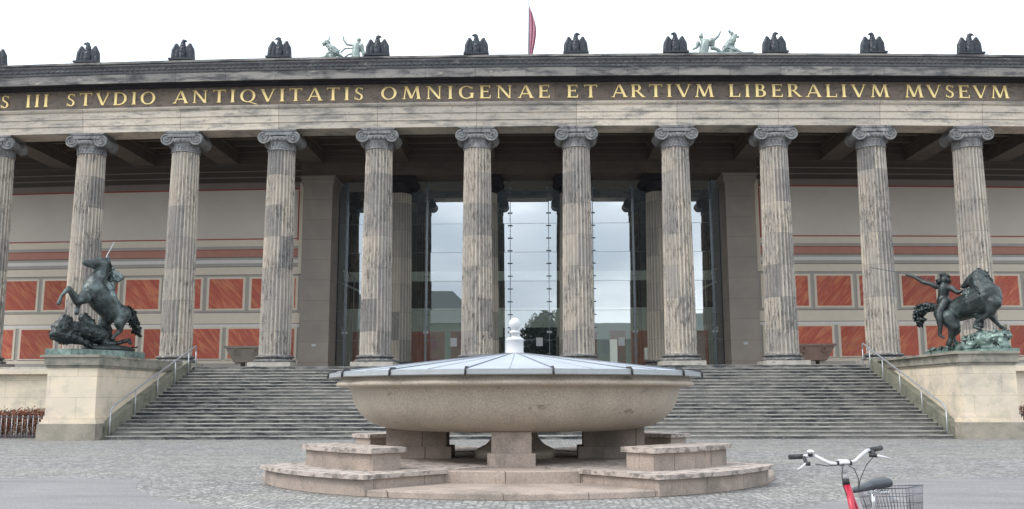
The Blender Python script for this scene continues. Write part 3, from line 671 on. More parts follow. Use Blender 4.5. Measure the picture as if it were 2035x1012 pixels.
def handrail(sgn, x, label):
    t0 = thing('handrail', (x, -8.9, .13), label=label, cat='handrail'); o = (x, -8.9, .13)
    sl_ = rz / tr_
    zs = lambda y: (y + 9.084) * sl_ + .1
    b = MB(); pts = [(x, -8.9, .98), (x, -8.86, 1.03)] + [(x, y, zs(y) + .93) for y in (-8.6, -6, -4, -2, -1.3)] + [(x, -1.15, 3.62), (x, -1.1, 3.55), (x, -1.08, 3.4)]
    b.tube(pts, .03, 8); shift(b, o).obj('rail', M['steel'], t0)
    for y in (-8.9, -6.95, -5.0, -3.3, -1.9):
        b = MB(); b.tube([(x, y, zs(y) - .12), (x, y, (zs(y) + .92) if y > -8.8 else 1.0)], .024, 8); shift(b, o).obj('post', M['steel'], t0)
    b = MB(); b.tube([(x, -1.08, 3.4), (x, -1.06, 2.70)], .026, 8); shift(b, o).obj('post', M['steel'], t0)
    b = MB()
    for y in (-8.9, -6.95, -5.0, -3.3, -1.9): b.tube([(x, y, zs(y) - .12), (x, y, zs(y) - .03)], .05, 8)
    shift(b, o).obj('foot', M['steeldark'], t0)
handrail(-1, -14.36, 'grey steel handrail running up the left edge of the stairs')
handrail(1, 14.22, 'grey steel handrail running up the right edge of the stairs')

# ---------------------------------------------------------------- granite bowl
UC = (.02, -22.9)
plat = thing('bowl_platform', (UC[0] + .05, UC[1], 0), label='round stepped pink granite platform under the big bowl', cat='platform')
def pl(b, name, mat, par=plat): return b.obj(name, mat, par)
b = MB(); b.lathe([(0, -.1), (4.76, -.1), (4.745, .085), (4.73, .105), (0, .105)], 128, smooth=False); pl(b, 'lower_step', M['pink'])
b = MB(); b.lathe([(0, .1), (3.38, .1), (3.38, .285), (3.36, .30), (0, .30)], 128, smooth=False); pl(b, 'upper_step', M['pink'])
def bar_pts(hw, r_in, r_out, off=0.):
    """outline of a block on the +x axis: parallel sides, curved outer end"""
    a = math.asin(hw / r_out); n = 16
    return [(r_in, -hw)] + [(r_out * math.cos(-a + 2 * a * i / n), r_out * math.sin(-a + 2 * a * i / n)) for i in range(n + 1)] + [(r_in, hw)]
for q in range(4):
    an = R(45 + 90 * q)
    def rotp(p): return [(x * math.cos(an) - y * math.sin(an), x * math.sin(an) + y * math.cos(an)) for x, y in p]
    b = MB(); b.prism(rotp(bar_pts(1.48, 2.0, 4.78)), .0, .253); lb = pl(b, 'corner_block', M['pink'])
    b = MB(); b.prism(rotp(bar_pts(1.54, 2.0, 4.865)), .2535, .318); pl(b, 'coping', M['copingpink'], lb)
    b = MB(); b.prism(rotp(bar_pts(.98, 3.52, 4.18)), .3185, .585); ub = pl(b, 'seat_block', M['pink'])
    b = MB(); b.prism(rotp(bar_pts(1.04, 3.45, 4.26)), .5855, .665); pl(b, 'coping', M['copingpink'], ub)
urn = thing('granite_bowl', (UC[0], UC[1], .3), label='huge round brown granite bowl on stone feet before the stairs', cat='stone bowl')
def ur(b, name, mat, par=urn): b.v = [(x, y, z - .3) for x, y, z in b.v]; return b.obj(name, mat, par)
b = MB()
b.lathe([(0, .84), (1.5, .84), (2.2, .85), (2.48, .88), (2.68, .94), (2.84, 1.03), (2.96, 1.14), (3.05, 1.27), (3.11, 1.41), (3.14, 1.55), (3.165, 1.605), (3.20, 1.615), (3.36, 1.635), (3.42, 1.65), (3.43, 1.69), (3.41, 1.72), (3.36, 1.74), (3.34, 1.80), (3.33, 1.84), (3.2, 1.85), (2.9, 1.6), (2, 1.2), (0, 1.1)], 128)
ur(b, 'bowl', M['granite'])
b = MB(); b.lathe([(0, .302), (.78, .302), (.78, .42), (.72, .47), (.56, .55), (.46, .66), (.43, .78), (.50, .86), (.0, .86)], 48); ur(b, 'centre_foot', M['granite'])
for q in range(4):
    an = R(90 * q)
    def rt2(b_): b_.v = [(x * math.cos(an) - y * math.sin(an), x * math.sin(an) + y * math.cos(an), z) for x, y, z in b_.v]; return b_
    b = MB(); b.box(1.3, 2.45, -.335, .335, .52, .87); lg = ur(rt2(b), 'foot', M['pink'])
    b = MB(); b.box(1.2, 2.53, -.40, .40, .302, .52); ur(rt2(b), 'foot_base', M['pink'], lg)
cov = thing('bowl_cover', (UC[0], UC[1], 1.85), label='pale blue sixteen sided metal cover with white finial on the bowl', cat='cover')
def cv(b, name, mat, par=cov): b.v = [(x, y, z - 1.85) for x, y, z in b.v]; return b.obj(name, mat, par)
n = 16; RO = 3.56; ap = 2.29
A_ = [2 * math.pi * (k + .5) / n + math.pi / 2 for k in range(n)]
b = MB(); vs = [(RO * math.cos(a), RO * math.sin(a), 1.895) for a in A_] + [(.16 * math.cos(a), .16 * math.sin(a), ap) for a in A_]
b.add(vs, [(k, (k + 1) % n, n + (k + 1) % n, n + k) for k in range(n)])
cv(b, 'roof_sheet', M['lid'])
b = MB(); e = [(RO, 1.89), (RO, 1.815), (RO - .03, 1.80), (RO - .25, 1.83)]
for (r1, z1), (r2, z2) in zip(e, e[1:]):
    b.add([(r1 * math.cos(a), r1 * math.sin(a), z1) for a in A_] + [(r2 * math.cos(a), r2 * math.sin(a), z2) for a in A_], [(k, n + k, n + (k + 1) % n, (k + 1) % n) for k in range(n)])
b.add([((RO - .004) * math.cos(a), (RO - .004) * math.sin(a), 1.8945) for a in A_] + [((RO) * math.cos(a), (RO) * math.sin(a), 1.88) for a in A_], [(k, n + k, n + (k + 1) % n, (k + 1) % n) for k in range(n)])
cv(b, 'fascia', M['lidedge'])
for a in A_:
    for da in (0, math.pi / n):
        c_ = math.cos(math.pi / n) if da else 1; RR = RO * c_
        b = MB(); d = Vector((math.cos(a + da), math.sin(a + da), 0))
        b.tube([d * .2 + Vector((0, 0, ap - .005)), d * (RR - .03) + Vector((0, 0, 1.905))], .014 if da == 0 else .008, 6); cv(b, 'standing_seam', M['seam'] if da == 0 else M['lidedge'])
    b = MB(); d = Vector((math.cos(a), math.sin(a), 0))
    b.tube([d * (RO - .13) + Vector((0, 0, 1.925)), d * (RO - .02) + Vector((0, 0, 1.925)), d * (RO + .018) + Vector((0, 0, 1.88)), d * (RO + .02) + Vector((0, 0, 1.80))], .017, 6)
    cv(b, 'clamp', M['black'])
b = MB(); b.lathe([(0, 2.27), (.19, 2.27), (.185, 2.30), (.168, 2.32), (.168, 2.53), (.178, 2.54), (.178, 2.565), (.15, 2.585), (.06, 2.62), (.045, 2.65), (.05, 2.67), (.11, 2.685), (.115, 2.70), (.10, 2.72), (.045, 2.74), (.06, 2.76), (.10, 2.80), (.118, 2.85), (.112, 2.90), (.085, 2.95), (.045, 2.98), (0, 2.99)], 40)
cv(b, 'finial', M['whitem'])

# ---------------------------------------------------------------- stone tubs on the porch
def tub(x, label, mat, w_=2.1):
    t0 = thing('stone_tub', (x, 3.5, FZ), label=label, cat='stone tub', group='stone tubs on the porch')
    b = MB(); n = 10; z0, z1 = .34, 1.10; d = .55
    lo = [(-w_ / 2 + .42, -d + .12), (w_ / 2 - .42, -d + .12), (w_ / 2 - .42, d - .12), (-w_ / 2 + .42, d - .12)]
    hi = [(-w_ / 2, -d), (w_ / 2, -d), (w_ / 2, d), (-w_ / 2, d)]; inn = [(a * .88, c * .84) for a, c in hi]
    vs = [(a, c, z0) for a, c in lo] + [(a, c, z1) for a, c in hi] + [(a, c, z1) for a, c in inn] + [(a * .8, c * .8, z0 + .25) for a, c in inn]
    fs = [(3, 2, 1, 0)] + [(k, (k + 1) % 4, 4 + (k + 1) % 4, 4 + k) for k in range(4)] + [(4 + k, 4 + (k + 1) % 4, 8 + (k + 1) % 4, 8 + k) for k in range(4)] + [(8 + k, 8 + (k + 1) % 4, 12 + (k + 1) % 4, 12 + k) for k in range(4)] + [(12, 13, 14, 15)]
    b.add(vs, fs); b.box(-w_ / 2 - .02, w_ / 2 + .02, -d - .02, -d + .02, z1 - .09, z1 + .01); b.obj('basin', mat, t0)
    for sx_ in (-.42, .42):
        b = MB(); c = Vector((sx_ * 1.15, -.555, .84))
        b.tube([c + Vector((.125 * math.cos(a), -.01, .125 * math.sin(a))) for a in (2 * math.pi * k / 16 for k in range(17))], .024, 6, False); b.obj('ring', mat, t0)
    for sx_ in (-.45, .45):
        b = MB(); b.box(sx_ - .14, sx_ + .14, -.35, .35, 0, .34); b.obj('foot', M['plinth'], t0)
tub(-13.45, 'grey granite tub with ring reliefs on the porch, left of the entrance', M['tub'])
tub(13.35, 'reddish granite tub with ring reliefs on the porch, right of the entrance', M['tubred'])

# ---------------------------------------------------------------- statues
L_horse=[[(-16.24,-7.66,6.36,0.10),(-16.16,-7.54,6.35,0.13),(-16.03,-7.37,6.36,0.19),(-15.87,-7.15,6.42,0.22)],[(-16.2,-7.62,6.27,0.06),(-16.02,-7.4,6.26,0.1)],[(-15.8,-7.05,6.61,0.042),(-15.73,-6.97,6.62,0.025)],[(-15.82,-7.1,6.39,0.209),(-15.84,-7.15,6.05,0.258),(-15.93,-7.31,5.65,0.353),(-15.96,-7.37,5.35,0.435)],[(-15.96,-7.37,5.35,0.435),(-15.73,-7.1,4.96,0.451),(-15.47,-6.8,4.61,0.413),(-15.25,-6.52,4.55,0.331)],[(-16.05,-7.85,5.05,0.245),(-16.16,-8.18,4.88,0.154),(-16.34,-8.49,5.31,0.096),(-16.47,-8.71,5.02,0.056),(-16.51,-8.8,4.74,0.075)],[(-15.85,-7.35,5.10,0.25),(-15.93,-7.75,5.08,0.15),(-16.10,-8.1,4.93,0.11),(-16.16,-8.12,4.63,0.07),(-16.17,-8.14,4.46,0.09)],[(-15.15,-6.72,4.49,0.329),(-15.15,-6.89,4.18,0.202),(-15.11,-6.88,3.89,0.092),(-15.26,-7.08,3.67,0.063),(-15.28,-7.11,3.58,0.083)],[(-15.75,-6.62,4.42,0.296),(-15.85,-6.69,4.16,0.211),(-15.69,-6.5,3.96,0.11),(-15.7,-6.53,3.62,0.076),(-15.72,-6.57,3.48,0.093)]]
L_tail=[[(-15.21,-6.15,4.79,0.107),(-15.11,-5.97,4.6,0.147),(-15.06,-5.93,4.26,0.164),(-14.94,-5.82,3.92,0.121),(-14.83,-5.7,3.72,0.026)]]
L_mane=[[(-15.8,-6.82,6.56,0.076),(-15.71,-6.73,6.19,0.093),(-15.67,-6.71,5.8,0.093)]]
L_rider=[[(-15.78,-6.5,6.28,0.127)],[(-15.75,-6.48,6.09,0.094),(-15.74,-6.48,6.0,0.213),(-15.74,-6.58,5.61,0.195),(-15.77,-6.63,5.39,0.212)],[(-15.64,-6.43,6.1,0.128),(-15.41,-6.31,5.96,0.085),(-15.43,-6.66,5.79,0.068)],[(-15.82,-6.5,6.05,0.106),(-15.81,-6.77,6.35,0.084),(-15.77,-6.85,6.68,0.067)],[(-15.64,-7.02,5.56,0.176),(-15.34,-7.15,5.16,0.142),(-15.18,-7.04,4.75,0.092),(-15.09,-6.96,4.51,0.071),(-15.01,-6.86,4.44,0.05)],[(-15.94,-6.37,5.59,0.171),(-16.08,-6.4,5.29,0.128),(-16.09,-6.3,4.79,0.085),(-16.14,-6.37,4.65,0.06)]]
L_spear=[[(-15.96,-7.37,5.23,0.021),(-15.79,-6.87,6.76,0.021),(-15.64,-6.65,7.3,0.017)]]
L_lion=[[(-16.52,-8.46,3.87,0.353)],[(-16.59,-8.6,3.66,0.279),(-16.41,-8.32,3.6,0.322)],[(-16.48,-8.38,4.2,0.209),(-16.32,-8.31,4.2,0.137)],[(-16.45,-8.19,3.81,0.384),(-16.11,-7.71,3.84,0.328),(-15.75,-7.24,3.71,0.353),(-15.48,-6.9,3.48,0.231)],[(-16.22,-7.48,4.31,0.215),(-16.06,-7.44,4.1,0.248)],[(-16.19,-8.19,3.53,0.243),(-15.94,-8.01,3.4,0.122),(-15.68,-7.76,3.25,0.098),(-15.56,-7.59,3.24,0.082)],[(-15.46,-7.2,3.38,0.167),(-15.18,-6.91,3.43,0.101),(-14.91,-6.57,3.56,0.093),(-14.86,-6.52,3.43,0.068)],[(-15.51,-6.63,3.28,0.152),(-15.1,-6.29,3.15,0.051),(-14.97,-6.12,3.31,0.043),(-14.86,-5.99,3.33,0.039)]]
R_horse=[[(15.22,-6.9,4.39,0.318),(15.46,-7.17,4.41,0.371),(15.7,-7.44,4.53,0.423),(15.94,-7.86,4.66,0.472),(16.2,-8.15,4.81,0.504)],[(16.21,-8.15,4.95,0.486),(16.12,-8.02,5.24,0.361),(16.08,-7.94,5.5,0.272),(16.04,-7.88,5.58,0.181)],[(16.09,-7.94,5.64,0.21),(15.92,-7.75,5.49,0.175),(15.77,-7.59,5.33,0.11),(15.71,-7.54,5.29,0.081)],[(16.26,-8.56,4.59,0.249),(16.05,-8.5,4.18,0.1),(15.78,-8.18,3.98,0.061),(15.72,-8.13,3.81,0.054),(15.85,-8.29,3.72,0.065)],[(16.45,-8.01,4.54,0.217),(16.4,-7.98,4.19,0.101),(16.57,-8.22,3.82,0.057),(16.66,-8.36,3.71,0.079)],[(15.22,-7.36,4.18,0.313),(15.31,-7.49,3.88,0.22),(15.25,-7.44,3.64,0.14),(15.2,-7.4,3.43,0.081),(15.15,-7.36,3.25,0.103)],[(15.38,-6.65,4.23,0.263),(15.64,-6.97,3.77,0.13),(15.53,-6.87,3.56,0.067),(15.56,-6.92,3.31,0.082)]]
R_tail=[[(15.07,-6.59,4.61,0.113),(14.93,-6.43,4.68,0.144),(14.68,-6.31,4.6,0.198),(14.58,-6.23,4.35,0.19),(14.61,-6.27,4.12,0.137),(14.62,-6.3,4.01,0.076)]]
R_mane=[[(16.17,-7.86,5.8,0.109),(16.27,-8.0,5.64,0.145),(16.36,-8.13,5.41,0.108),(16.43,-8.21,5.43,0.043)]]
R_rider=[[(15.29,-7.03,5.6,0.156)],[(15.27,-7.03,5.44,0.074),(15.26,-7.03,5.29,0.205),(15.22,-7.0,5.0,0.179),(15.2,-7.0,4.82,0.231)],[(15.07,-6.81,5.39,0.112),(14.93,-6.73,5.49,0.09),(14.71,-6.57,5.58,0.083),(14.48,-6.38,5.8,0.064),(14.26,-6.21,5.9,0.046)],[(15.43,-7.21,5.29,0.111),(15.53,-7.49,5.08,0.081),(15.63,-7.6,5.13,0.066)],[(15.16,-7.25,4.76,0.185),(14.89,-7.34,4.39,0.14),(14.85,-7.39,4.17,0.125),(14.86,-7.42,3.89,0.088),(14.82,-7.41,3.57,0.059),(14.92,-7.53,3.45,0.04)],[(15.43,-6.81,4.8,0.18),(15.64,-6.61,4.6,0.128),(15.6,-6.46,4.17,0.091),(15.58,-6.46,3.88,0.061)]]
R_hair=[[(15.2,-6.79,5.58,0.112),(15.16,-6.75,5.47,0.083)],[(15.29,-6.95,5.76,0.127),(15.4,-7.03,5.71,0.104)],[(15.43,-7.05,5.54,0.097)]]
R_spear=[[(13.22,-5.32,6.31,0.02),(13.74,-5.75,6.13,0.019),(14.31,-6.26,5.91,0.019),(14.92,-6.78,5.63,0.019)]]
R_panther=[[(16.08,-7.92,4.06,0.109),(16.06,-7.92,3.85,0.123)],[(15.66,-7.94,5.04,0.174),(15.65,-8.03,4.75,0.166),(15.63,-8.11,4.58,0.072)],[(15.76,-8.36,5.17,0.064),(15.78,-8.47,5.02,0.057),(15.78,-8.5,4.83,0.057)],[(15.88,-7.9,5.05,0.218),(15.9,-7.98,4.33,0.217),(16.02,-7.99,4.12,0.145)]]
R_rock=[[(14.9,-6.38,3.01,0.114),(15.36,-7.01,3.09,0.141),(15.6,-7.59,3.11,0.201)],[(15.74,-7.75,3.23,0.328),(16.02,-8.07,3.38,0.343),(16.28,-8.39,3.36,0.304),(16.48,-8.63,3.45,0.213)],[(16.04,-8.12,3.07,0.216),(16.45,-8.63,3.11,0.213)],[(16.44,-8.6,3.28,0.248),(16.56,-8.74,3.51,0.071)]]
O = (-15.7, -7.2, 2.9)
st = thing('horse_statue', O, label='dark bronze statue of a rearing horse and rider trampling a beast, on the left pedestal', cat='statue')
K = 1.03
blob('horse', L_horse, M['bronze'], st, .028, O, g=K)
blob('tail', L_tail, M['bronzedk'], st, .025, O, .10, 9)
blob('mane', L_mane, M['bronze'], st, .025, O, .08, 9)
blob('rider', L_rider, M['bronzelit'], st, .022, O, smooth=3, g=K)
blob('beast', L_lion, M['bronzedk'], st, .026, O, .055, 5, smooth=2, g=1.0)
b = MB(); b.tube([p[:3] for p in L_spear[0]], .016, 6); shift(b, O).obj('spear', M['steel'], st)
b = MB(); b.prism([(-16.85, -8.85), (-15.9, -8.9), (-14.75, -7.2), (-14.72, -5.5), (-15.9, -5.4), (-16.7, -7.0)], 2.903, 3.14); shift(b, O).obj('statue_base', M['bronzegr'], st)
b = MB(); b.ell((-15.5, -6.9, 3.2), (.75, 1.0, .18), rot=Matrix.Rotation(R(-35), 3, 'Z')); shift(b, O).obj('ground_relief', M['bronzedk'], st)
O = (15.8, -7.5, 2.9)
st = thing('horse_statue', O, label='dark bronze horse whose rider stretches out a spear arm, on the right pedestal', cat='statue')
blob('horse', R_horse, M['bronzemid'], st, .028, O, g=1.06)
blob('tail', R_tail, M['bronze'], st, .025, O, .12, 8)
blob('mane', R_mane, M['bronze'], st, .025, O, .08, 9)
blob('rider', R_rider, M['bronzedk'], st, .022, O, smooth=3, g=K)
blob('hair', R_hair, M['bronzedk'], st, .02, O, .05, 12, smooth=2)
blob('wild_cat', R_panther, M['bronze'], st, .025, O, .05, 8)
blob('rock', R_rock, M['bronzegr'], st, .03, O, .09, 3, smooth=2)
b = MB(); b.tube([p[:3] for p in R_spear[0]], .016, 6); shift(b, O).obj('spear', M['steeldark'], st)
b = MB(); b.prism([(14.75, -6.2), (15.6, -8.3), (16.2, -9.0), (16.78, -9.0), (16.6, -7.4), (15.6, -5.8)], 2.903, 3.02); shift(b, O).obj('statue_base', M['bronzegr'], st)

# roof figures
A_horse=[[(-12.33,12,22.44,0.127),(-12.19,12,22.54,0.162),(-12.09,12,22.41,0.162)],[(-12.09,12,22.51,0.07),(-12.02,12,22.74,0.065),(-11.99,12,22.89,0.06)],[(-12.08,12,22.31,0.162),(-11.79,12,22.06,0.278),(-11.59,12,21.9,0.255)],[(-11.88,12,21.76,0.255),(-12.42,12,21.54,0.116),(-12.73,12,21.37,0.07)],[(-11.49,12,21.75,0.162),(-11.25,12,21.65,0.07),(-11.05,12,21.52,0.046)],[(-11.88,12,21.76,0.255),(-11.86,12,21.5,0.278)],[(-12.3,12,21.5,0.116),(-12.29,12,21.42,0.139)]]
A_man=[[(-10.21,12,22.65,0.144)],[(-10.21,12,22.51,0.093),(-10.35,12,22.29,0.209),(-10.37,12,22.04,0.232),(-10.39,12,21.79,0.255)],[(-10.06,12,22.28,0.162),(-9.98,12,21.98,0.127),(-9.86,12,21.63,0.116)],[(-10.59,12,22.32,0.074),(-10.93,12,22.37,0.074),(-11.13,12,22.65,0.06),(-11.15,12,22.85,0.06)],[(-10.63,12,22.14,0.051),(-11.07,12,22.11,0.056),(-11.28,12,21.9,0.06)],[(-10.68,12,21.79,0.07),(-10.87,12,21.72,0.06),(-11.03,12,21.6,0.051)],[(-10.39,12,21.79,0.255),(-10.37,12,21.5,0.278)]]
B_man=[[(10.26,12,22.58,0.15),(10.33,12,22.79,0.042)],[(10.27,12,22.4,0.093),(10.52,12,22.18,0.259),(10.43,12,21.85,0.285),(10.37,12,21.52,0.285)],[(10.87,12,22.26,0.233),(10.91,12,22.03,0.156)],[(11.0,12,22.34,0.104),(11.28,12,22.58,0.078),(11.42,12,22.86,0.062)],[(10.07,12,22.18,0.13),(10.01,12,21.91,0.083),(9.77,12,21.79,0.062)],[(10.91,12,21.84,0.13),(11.17,12,21.78,0.104),(11.42,12,21.56,0.117)]]
B_horse=[[(11.72,12,21.77,0.259),(11.97,12,22.1,0.285),(12.13,12,22.35,0.221)],[(12.14,12,22.43,0.208),(12.3,12,22.54,0.143),(12.46,12,22.52,0.073)],[(12.2,12,22.6,0.13),(12.02,12,22.77,0.099),(11.92,12,22.88,0.083)],[(11.95,12,21.71,0.311),(12.26,12,21.6,0.233),(12.65,12,21.46,0.143),(12.96,12,21.41,0.067)],[(11.95,12,21.7,0.311),(11.96,12,21.5,0.25)]]
for man, horse, ox, lab in ((A_man, A_horse, -11.3, 'pale green figure and crouching winged horse on the roof, left of the flag'), (B_man, B_horse, 11.3, 'pale green figure and crouching winged horse on the roof, right of the flag')):
    O = (ox, 12, 20.9)
    st = thing('roof_statue', O, label=lab, cat='roof statue')
    blob('figure', man, M['verdi'], st, .03, O, smooth=2); blob('winged_horse', horse, M['verdi'], st, .03, O, .06, 6, smooth=3)
    b = MB(); b.box(-1.9, 1.9, -.6, .6, 0, .48); b.obj('statue_base', M['verdi'], st)

# eagles
EO = (0, 0, 0)
ebody = [[(0, 0, .26, .17), (0, .02, .5, .17), (0, 0, .74, .115), (-.015, -.01, .86, .085)], [(-.03, -.02, .885, .08), (-.11, -.04, .885, .05), (-.17, -.05, .85, .03), (-.185, -.05, .80, .014)], [(-.08, -.06, .22, .07), (-.08, -.08, .13, .045)], [(.08, -.06, .22, .07), (.08, -.08, .13, .045)], [(0, .12, .3, .12), (0, .16, .14, .1)]]
ewing = lambda s: [[(s * .13, .03, .50, .10), (s * .22, .03, .64, .10), (s * .27, .03, .735, .085)], [(s * .27, .03, .70, .10), (s * .345, .03, .52, .115), (s * .365, .03, .2, .115)], [(s * .20, .05, .58, .12), (s * .22, .05, .38, .13), (s * .22, .05, .18, .13)], [(s * .31, .04, .64, .08), (s * .39, .04, .45, .08), (s * .42, .04, .16, .07)]]
first = None
ords = ['leftmost eagle on the cornice, cut by the left edge, facing right']
nm_ = ['leftmost', 'second', 'third', 'fourth', 'fifth', 'sixth', 'seventh', 'eighth', 'ninth', 'tenth', 'rightmost']
for i in range(1, 12):
    wx, wy, wz = warp((i - 6.5) * SP, -1.0, 16.475)
    lf = i in (2, 4, 6, 8, 10)
    extra = {1: 'cut by the photo edge', 4: 'left of the first roof statue', 5: 'touching the left roof statue', 6: 'left of the flag', 7: 'right of the flag', 8: 'beside the right roof statue', 9: 'right of both roof statues'}.get(i, 'over its own column')
    lab = '%s bronze eagle on the cornice, looking %s, %s' % (nm_[i - 1] + (' from left' if 1 < i < 11 else ''), 'left' if lf else 'right', extra)
    t0 = thing('eagle_statue', (wx, -1.0, wz), label=lab, cat='eagle statue', group='bronze eagles on the cornice')
    t0.scale = (1.17 if lf else -1.17, 1.15, 1.2)
    if first is None:
        ob = blob('body', ebody, M['eagle'], t0, .018, EO, .02, 14, smooth=2)
        o1 = blob('wing', ewing(-1), M['eagle'], t0, .018, EO, .008, 9, smooth=2)
        o2 = blob('wing', ewing(1), M['eagle'], t0, .018, EO, .008, 9, smooth=2)
        b = MB(); b.box(-.53, .53, -.25, .25, 0, .10); o3 = b.obj('plinth', M['corn'], t0)
        b = MB(); b.box(-.49, .49, -.2, .2, .10, .17); o4 = b.obj('bronze_base', M['eagle'], t0)
        for o in (ob, o1, o2, o4): o.location = (0, 0, .06)
        first = (ob, o1, o2, o3, o4)
    else:
        for src in first:
            c = src.copy(); COL.objects.link(c); c.parent = t0

# flag
fp = thing('flagpole', (-.02, 14, 20.9), label='thin grey flagpole on the roof above the entrance', cat='flagpole')
b = MB(); b.tube([(0, 0, 0), (0, 0, 6.6)], [.07, .035], 8); b.obj('pole', M['steel'], fp)
b = MB(); b.lathe([(0, 0), (.22, 0), (.2, .1), (.1, .2), (0, .2)], 16); b.obj('foot', M['steel'], fp)
b = MB(); vs = []; fs = []; nu, nv = 20, 24
for j in range(nv + 1):
    v = j / nv
    for i in range(nu + 1):
        u = i / nu; wd = .16 + .26 * math.sin(math.pi * min(1, v * 1.15)) ** .8 * (1 - .3 * v)
        x = u * wd + .05; y = .10 * math.sin(u * 15 + v * 2.5) * (.4 + u); vs.append((x + .05 * math.sin(v * 6) * u, y, 3.9 - v * 3.6 - u * .5))
for j in range(nv):
    for i in range(nu): fs.append((j * (nu + 1) + i, j * (nu + 1) + i + 1, (j + 1) * (nu + 1) + i + 1, (j + 1) * (nu + 1) + i))
b.add(vs, fs, True); fo = b.obj('flag', M['redcloth']); fo.location = (-.02, 14, 21.65); fo.modifiers.new('t', 'SOLIDIFY').thickness = .012
tag(fo, 'faded red flag hanging limp from the pole on the roof', 'flag')

# ---------------------------------------------------------------- what stands across the square, mirrored in the glass
M['far'] = plain('far_grey_green_render', (.09, .11, .09), .9, obj=False, sc=.1); M['farroof'] = plain('far_dark_roof', (.09, .105, .10), .8, obj=False, sc=.2); M['window'] = plain('dark_window', (.04, .05, .06), .2)
def far_block(x0, x1, y, h, rh, label):
    t0 = thing('city_building', ((x0 + x1) / 2, y, 0), label=label, cat='building'); o = t0.location
    b = MB(); b.box(x0, x1, y - 16, y, 0, h); shift(b, o).obj('wall', M['far'], t0)
    b = MB(); b.add([(x0 - .5, y + .5, h + .01), (x1 + .5, y + .5, h + .01), (x1 + .5, y - 16.5, h + .01), (x0 - .5, y - 16.5, h + .01), (x0 + 7, y - 8, h + rh), (x1 - 7, y - 8, h + rh)], [(0, 1, 5, 4), (1, 2, 5), (2, 3, 4, 5), (3, 0, 4), (3, 2, 1, 0)]); shift(b, o).obj('roof', M['farroof'], t0)
    nx = int((x1 - x0) / 6)
    for i in range(nx):
        for k in range(3):
            b = MB(); xc = x0 + 3 + i * (x1 - x0 - 6) / max(1, nx - 1); b.box(xc - .9, xc + .9, y + .003, y + .06, 2 + k * 4.6, 4.8 + k * 4.6); shift(b, o).obj('window', M['window'], t0)
far_block(6, 96, -150, 14.5, 4.5, 'long grey building across the square, mirrored in the right glass panes')
far_block(-70, -12, -140, 16.5, 7.5, 'taller grey building across the square, mirrored in the left glass panes')
t0 = thing('tree', (2.0, -72, 0), label='dark round tree across the square, mirrored in the middle glass pane', cat='tree')
b = MB(); b.tube([(0, 0, 0), (.1, 0, 3), (0, .1, 6.5)], [.35, .26, .16], 10)
for k in range(9): a = k * 2.4; b.tube([(0, 0, 3 + k * .4), (1.2 * math.cos(a), 1.2 * math.sin(a), 5 + k * .5), (2.3 * math.cos(a), 2.3 * math.sin(a), 6.6 + k * .5)], [.12, .07, .03], 6)
b.obj('trunk', M['twig'], t0)
b = MB()
for _ in range(14000):
    v = Vector([random.gauss(0, 1) for _ in range(3)]).normalized() * random.random() ** .33; p_ = Vector((v.x * 4.2, v.y * 4.2, 8.2 + v.z * 4.4)); p_ *= 1 + .10 * noise.noise(p_ * .8)
    s_ = .16; q = Vector([random.uniform(-1, 1) for _ in range(3)]).normalized(); r_ = q.orthogonal().normalized(); u_ = q.cross(r_); b.add([p_ - r_ * s_, p_ + u_ * s_, p_ + r_ * s_, p_ - u_ * s_], [(0, 1, 2, 3)])
m, t, p = newmat('dark_leaves'); p.inputs['Base Color'].default_value = (.02, .028, .02, 1); p.inputs['Roughness'].default_value = .8
b.obj('crown', m, t0)

# ---------------------------------------------------------------- hedges and fences
def hedge(x0, x1, y0, y1, h, label, nleaf):
    t0 = thing('hedge', ((x0 + x1) / 2, (y0 + y1) / 2, 0), label=label, cat='hedge'); o = t0.location
    b = MB()
    for _ in range(nleaf):
        p = Vector((random.uniform(x0, x1), random.uniform(y0, y1), random.random() ** .6 * h))
        p.z += .10 * noise.noise(Vector((p.x * 2, p.y * 2, 0))) * (p.z / h) * 2
        if random.random() < .12: p.z += random.random() * .12
        s = random.uniform(.022, .05); q = Vector([random.uniform(-1, 1) for _ in range(3)]).normalized(); r_ = q.orthogonal().normalized(); u_ = q.cross(r_)
        b.add([p - r_ * s, p + u_ * s * .55, p + r_ * s, p - u_ * s * .55], [(0, 1, 2, 3)])
    shift(b, o).obj('foliage', M['leaf'], t0)
    b = MB()
    for _ in range(int(nleaf / 40)):
        x, y = random.uniform(x0, x1), random.uniform(y0, y1); b.tube([(x, y, 0), (x + random.uniform(-.1, .1), y + random.uniform(-.1, .1), h * random.uniform(.7, 1.15))], .008, 4)
    shift(b, o).obj('stems', M['twig'], t0)
hedge(-23.0, -16.75, -7.6, -6.2, .95, 'red brown clipped hedge behind the railing, left of the left pedestal', 15000)
hedge(16.75, 23, -6.8, -5.6, 1.0, 'red brown hedge at the right edge beside the right pedestal', 9000)
def railing(x0, x1, y, label, h=.78):
    t0 = thing('railing', (x0, y, 0), label=label, cat='railing')
    b = MB(); b.box(0, x1 - x0, -.015, .015, .10, .13); b.box(0, x1 - x0, -.015, .015, h - .03, h); b.obj('rail', M['steeldark'], t0)
    x = .06
    while x < x1 - x0:
        b = MB(); b.tube([(x, 0, 0), (x, 0, h + .04)], .013, 6); b.obj('bar', M['steel'], t0); x += .19
railing(-21.6, -16.9, -8.35, 'low grey metal railing in front of the red hedge at the left')
railing(16.9, 21.0, -8.35, 'low grey metal railing right of the right pedestal')

